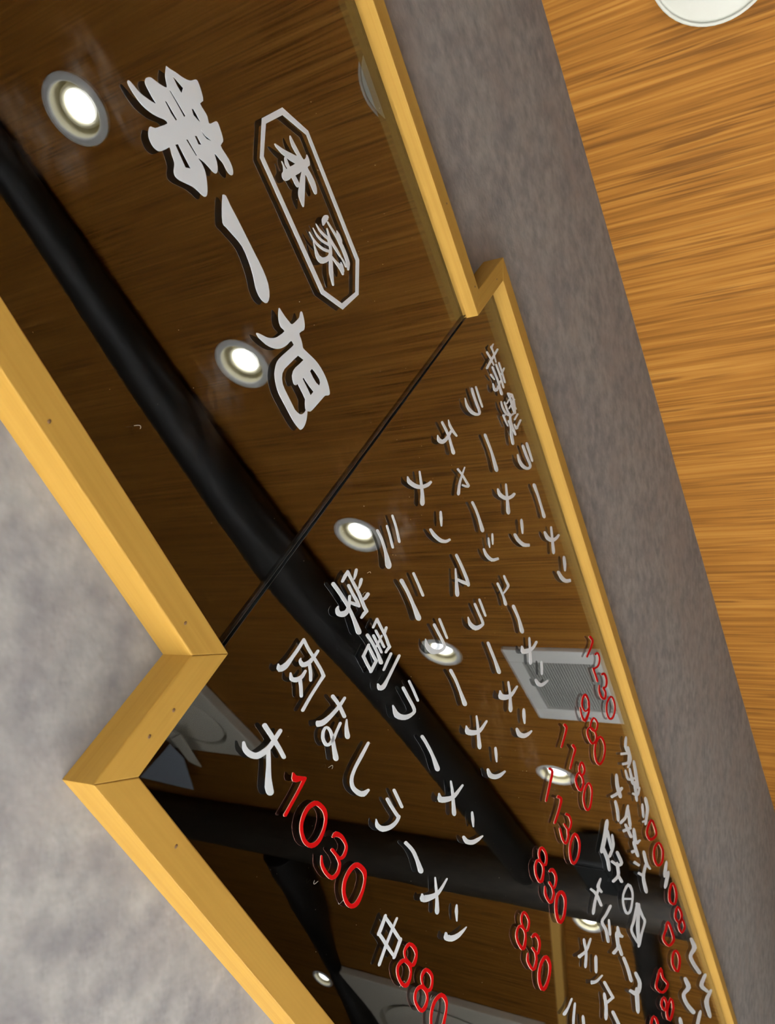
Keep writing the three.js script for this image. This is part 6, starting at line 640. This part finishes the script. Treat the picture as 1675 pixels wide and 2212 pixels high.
downlight(onFar, ...LAMPS_FAR[1], 'small lit downlight past the ridge beam next to a far log');

{ const t = onNear(thing('smoke_detector', 'round cream ceiling fitting with a raised rim close above the board', 'ceiling fitting'), 0.22, 0.60);
  mesh('body', lathe([[0.070, 0], [0.071, 0.03], [0.078, 0.044], [0.085, 0.050], [0.087, 0.054], [0.086, 0.058], [0.082, 0.058], [0.0815, 0.055]]), fittingCream, t);
  mesh('cover', lathe([[0.0, 0.0555], [0.05, 0.0555], [0.0765, 0.0545], [0.079, 0.053], [0.0825, 0.055], [0.082, 0.050], [0, 0.050]]), fittingCream, t);
  for (const [x, y] of [[0.02, 0.012], [0.031, 0.004], [0.010, 0.020]]) mesh('slot', new RoundedBoxGeometry(0.009, 0.003, 0.002, 2, 0.0008).rotateZ(0.8).translate(x, y, 0.0560), grilleGrey, t); }

{ const t = onNear(thing('air_vent', 'square white ceiling vent with a grey slatted grille', 'vent'), 4.94, 1.32);
  const hx = 0.205, hz = 0.172, w = 0.066;
  for (const [x0, x1, y0, y1] of [[-hx, -hx + w, -hz, hz], [hx - w, hx, -hz, hz], [-hx + w, hx - w, -hz, -hz + w * 0.8], [-hx + w, hx - w, hz - w * 0.8, hz]])
    mesh('vent_frame', new RoundedBoxGeometry(x1 - x0, y1 - y0, 0.016, 2, 0.003).translate((x0 + x1) / 2, (y0 + y1) / 2, 0.008), paintWhite, t);
  mesh('back_plate', box(-hx + w, hx - w, -hz + w * 0.8, hz - w * 0.8, 0, 0.002), grilleGrey, t);
  const slat = new THREE.BoxGeometry(2 * (hx - w), 0.0062, 0.004); const n = 26, span = 2 * (hz - 0.8 * w);
  for (let i = 0; i < n; i++) mesh('slat', slat, grilleGrey, t).position.set(0, -span / 2 + span * (i + 0.5) / n, 0.006); }

{ const t = onNear(thing('wall_speaker', 'small black speaker box just before the ridge beam', 'speaker'), 8.0, 1.86);
  mesh('cabinet', new RoundedBoxGeometry(0.30, 0.17, 0.14, 3, 0.02).translate(0, 0, 0.09), blackPlastic, t);
  mesh('bracket', box(-0.03, 0.03, -0.03, 0.03, 0, 0.03), blackPlastic, t);
  mesh('speaker_grille', new RoundedBoxGeometry(0.26, 0.13, 0.008, 2, 0.003).translate(0, 0, 0.163), blackPlastic, t); }

function cassette(place, ux, uz, hx, hz, rx, rz, label) {
  const t = place(thing('ceiling_air_conditioner', label, 'air conditioner'), ux, uz);
  const s = new THREE.Shape(); s.moveTo(-hx, -hz); s.lineTo(hx, -hz); s.lineTo(hx, hz); s.lineTo(-hx, hz); s.closePath();
  const hole = new THREE.Path(); hole.absellipse(0, 0, 0.96 * rx, 0.96 * rz, 0, 2 * Math.PI, true); s.holes.push(hole);
  mesh('panel', new THREE.ExtrudeGeometry(s, { depth: 0.034, bevelEnabled: true, bevelThickness: 0.008, bevelSize: 0.008, bevelOffset: -0.008, bevelSegments: 3, curveSegments: 40 }).translate(0, 0, 0.009), plasticCream, t);
  mesh('back_tray', box(-hx + 0.01, hx - 0.01, -hz + 0.01, hz - 0.01, 0, 0.002), plasticCream, t);       // floor of the outlet slot around the grille
  mesh('round_grille', lathe([[0, 0.058], [0.6, 0.057], [0.80, 0.053], [0.88, 0.046], [0.89, 0.040], [0.86, 0.036], [0, 0.036]]).scale(rx, rz, 1), plasticCream, t);
  mesh('grille_stem', lathe([[0.3, 0.001], [0.3, 0.037]]).scale(rx, rz, 1), plasticCream, t);
  return t;
}
function wing(t, p, m = deflector) {              // a thin bent deflector plate from four corners
  const a = p.map((q) => new THREE.Vector3(...q)), n = new THREE.Vector3().crossVectors(a[1].clone().sub(a[0]), a[3].clone().sub(a[0])).normalize().multiplyScalar(0.003);
  const top = a.map((q) => q.clone().add(n)), bot = a.map((q) => q.clone().sub(n)), V = [];
  const quad = (b, c, d, e) => { for (const q of [b, c, d, b, d, e]) V.push(q.x, q.y, q.z); };
  quad(...top); quad(bot[3], bot[2], bot[1], bot[0]);
  for (let i = 0; i < 4; i++) { const j = (i + 1) % 4; quad(bot[i], bot[j], top[j], top[i]); }
  const g = new THREE.BufferGeometry(); g.setAttribute('position', new THREE.Float32BufferAttribute(V, 3)); g.computeVertexNormals();
  return mesh('deflector_wing', g, m, t);
}
const ac1 = cassette(onNear, 5.95, 6.5, 0.32, 0.32, 0.24, 0.24, 'cream square ceiling air conditioner with round grille beside the frame corner');
wing(ac1, [[0.60, 0.77, 0.12], [0.14, 0.16, 0.12], [0.28, 0.17, 0.12], [0.66, 0.39, 0.12]]);
wing(ac1, [[0.07, 0.09, 0.12], [0.01, -0.02, 0.12], [0.35, 0.10, 0.12], [0.30, 0.15, 0.12]], plasticCream);
const ac2 = cassette(onFar, 13.0, 5.3, 0.40, 0.70, 0.30, 0.52, 'long cream ceiling air conditioner with round grille past the ridge beam');
wing(ac2, [[0.10, 0.80, 0.10], [0.10, 0.10, 0.16], [0.50, 0.10, 0.16], [0.50, 0.80, 0.10]]);

// ---------------------------------------------------------------- black logs
function log(name, label, path, bump, s, u0 = 1) { // path of [x, y, z, r] in metres, rounded section with knots
  const n = 90, m = 28, P = [], UV = [], I = [];
  const cv = new THREE.CatmullRomCurve3(path.map((q) => new THREE.Vector3(q[0], q[1], q[2])));
  const up = new THREE.Vector3(0, 1, 0);
  for (let i = 0; i <= n; i++) {
    const t = i / n, c = cv.getPoint(t), d = cv.getTangent(t), a = new THREE.Vector3().crossVectors(d, up).normalize(), b = new THREE.Vector3().crossVectors(a, d);
    const k = t * (path.length - 1), k0 = Math.min(path.length - 2, Math.floor(k)), r = path[k0][3] + (path[k0 + 1][3] - path[k0][3]) * (k - k0);
    for (let j = 0; j <= m; j++) {
      const th = 2 * Math.PI * j / m, jj = j % m, rr = r * (1 + bump * (fbm(t * 14 + 3, 3 * Math.cos(th) + 9, s, 3) - 0.5 + fbm(t * 14 + 3, 3 * Math.sin(th) + 40, s + 5, 3) - 0.5));
      P.push(c.x + rr * (a.x * Math.cos(th) + b.x * Math.sin(th)), c.y + rr * (a.y * Math.cos(th) + b.y * Math.sin(th)), c.z + rr * (a.z * Math.cos(th) + b.z * Math.sin(th))); UV.push(t * u0, jj === j ? j / m : 1);
      if (i < n && j < m) { const q = i * (m + 1) + j; I.push(q, q + m + 1, q + 1, q + 1, q + m + 1, q + m + 2); }
    }
  }
  const e0 = P.length / 3; const c0 = cv.getPoint(0), c1 = cv.getPoint(1); P.push(c0.x, c0.y, c0.z, c1.x, c1.y, c1.z); UV.push(0, 0, 1, 1);
  for (let j = 0; j < m; j++) { I.push(e0, j, j + 1, e0 + 1, n * (m + 1) + j + 1, n * (m + 1) + j); }
  const g = new THREE.BufferGeometry(); g.setAttribute('position', new THREE.Float32BufferAttribute(P, 3)); g.setAttribute('uv', new THREE.Float32BufferAttribute(UV, 2)); g.setIndex(I); g.computeVertexNormals();
  const o = mesh(name, g, name === 'ridge_beam' ? brownLog : blackLog); o.userData = { label, category: 'beam' }; return o;
}
const nearLog = [[-5.8, 3.10, 0.11], [-2, 3.06, 0.11], [0, 3.04, 0.115], [1.4, 3.09, 0.16], [3.1, 3.09, 0.21], [4.3, 3.03, 0.20], [5.4, 2.98, 0.19], [7.0, 2.92, 0.20], [8.6, 2.86, 0.21]];
log('log_rafter', 'long black bowed log rafter under the near ceiling slope', nearLog.map(([x, z, r]) => [x * U, nearY(x * U) - r * U, z * U, r * U]), 0.10, 211, 3);
log('ridge_beam', 'thick black ridge log crossing under the top of the ceiling', [[0.05], [1.5], [3], [4.3]].map(([z]) => [XR, YR - 0.108, z, 0.12]), 0.05, 231, 3);
log('log_rafter', 'black log running down the far slope beside the round grille air conditioner', [[9.2, 6.9, 0.28], [10.2, 6.85, 0.26], [11.2, 7.02, 0.16], [12, 7.10, 0.11], [13, 6.85, 0.22], [15, 6.8, 0.28]].map(([x, z, r]) => [x * U, farY(x * U) - r * 0.8 * U, z * U, r * U]), 0.08, 251, 2);
log('log_rafter', 'black log on the far slope close to the menu wall', [[9.2, 1.70, 0.16], [11, 1.83, 0.16], [13, 1.9, 0.17], [15.5, 1.9, 0.17]].map(([x, z, r]) => [x * U, farY(x * U) - r * 0.8 * U, z * U, r * U]), 0.08, 271, 2);
{ const t = onFar(thing('ceiling_batten', 'light orange wooden batten running down the far slope from the ridge', 'batten'), 10.9, 3.05);
  const g = new RoundedBoxGeometry(1.15, 0.05, 0.055, 2, 0.004).translate(0, 0, 0.027); const m = mesh('batten_board', g, battenWood, t); m.rotation.z = 0.17; }

// ---------------------------------------------------------------- serving counter below the board (under the frame of the picture)
{ const t = thing('serving_counter', 'pale wooden serving counter under the menu board', 'counter'); t.position.set(1.3, 0, 0);
  mesh('counter_top', new RoundedBoxGeometry(6.8, 0.05, 0.62, 2, 0.01).translate(0, 0.95, 0.32), counterTop, t);
  mesh('counter_body', box(-3.3, 3.3, 0, 0.925, 0.02, 0.55), counterBody, t); }

renderer.render(scene, camera);
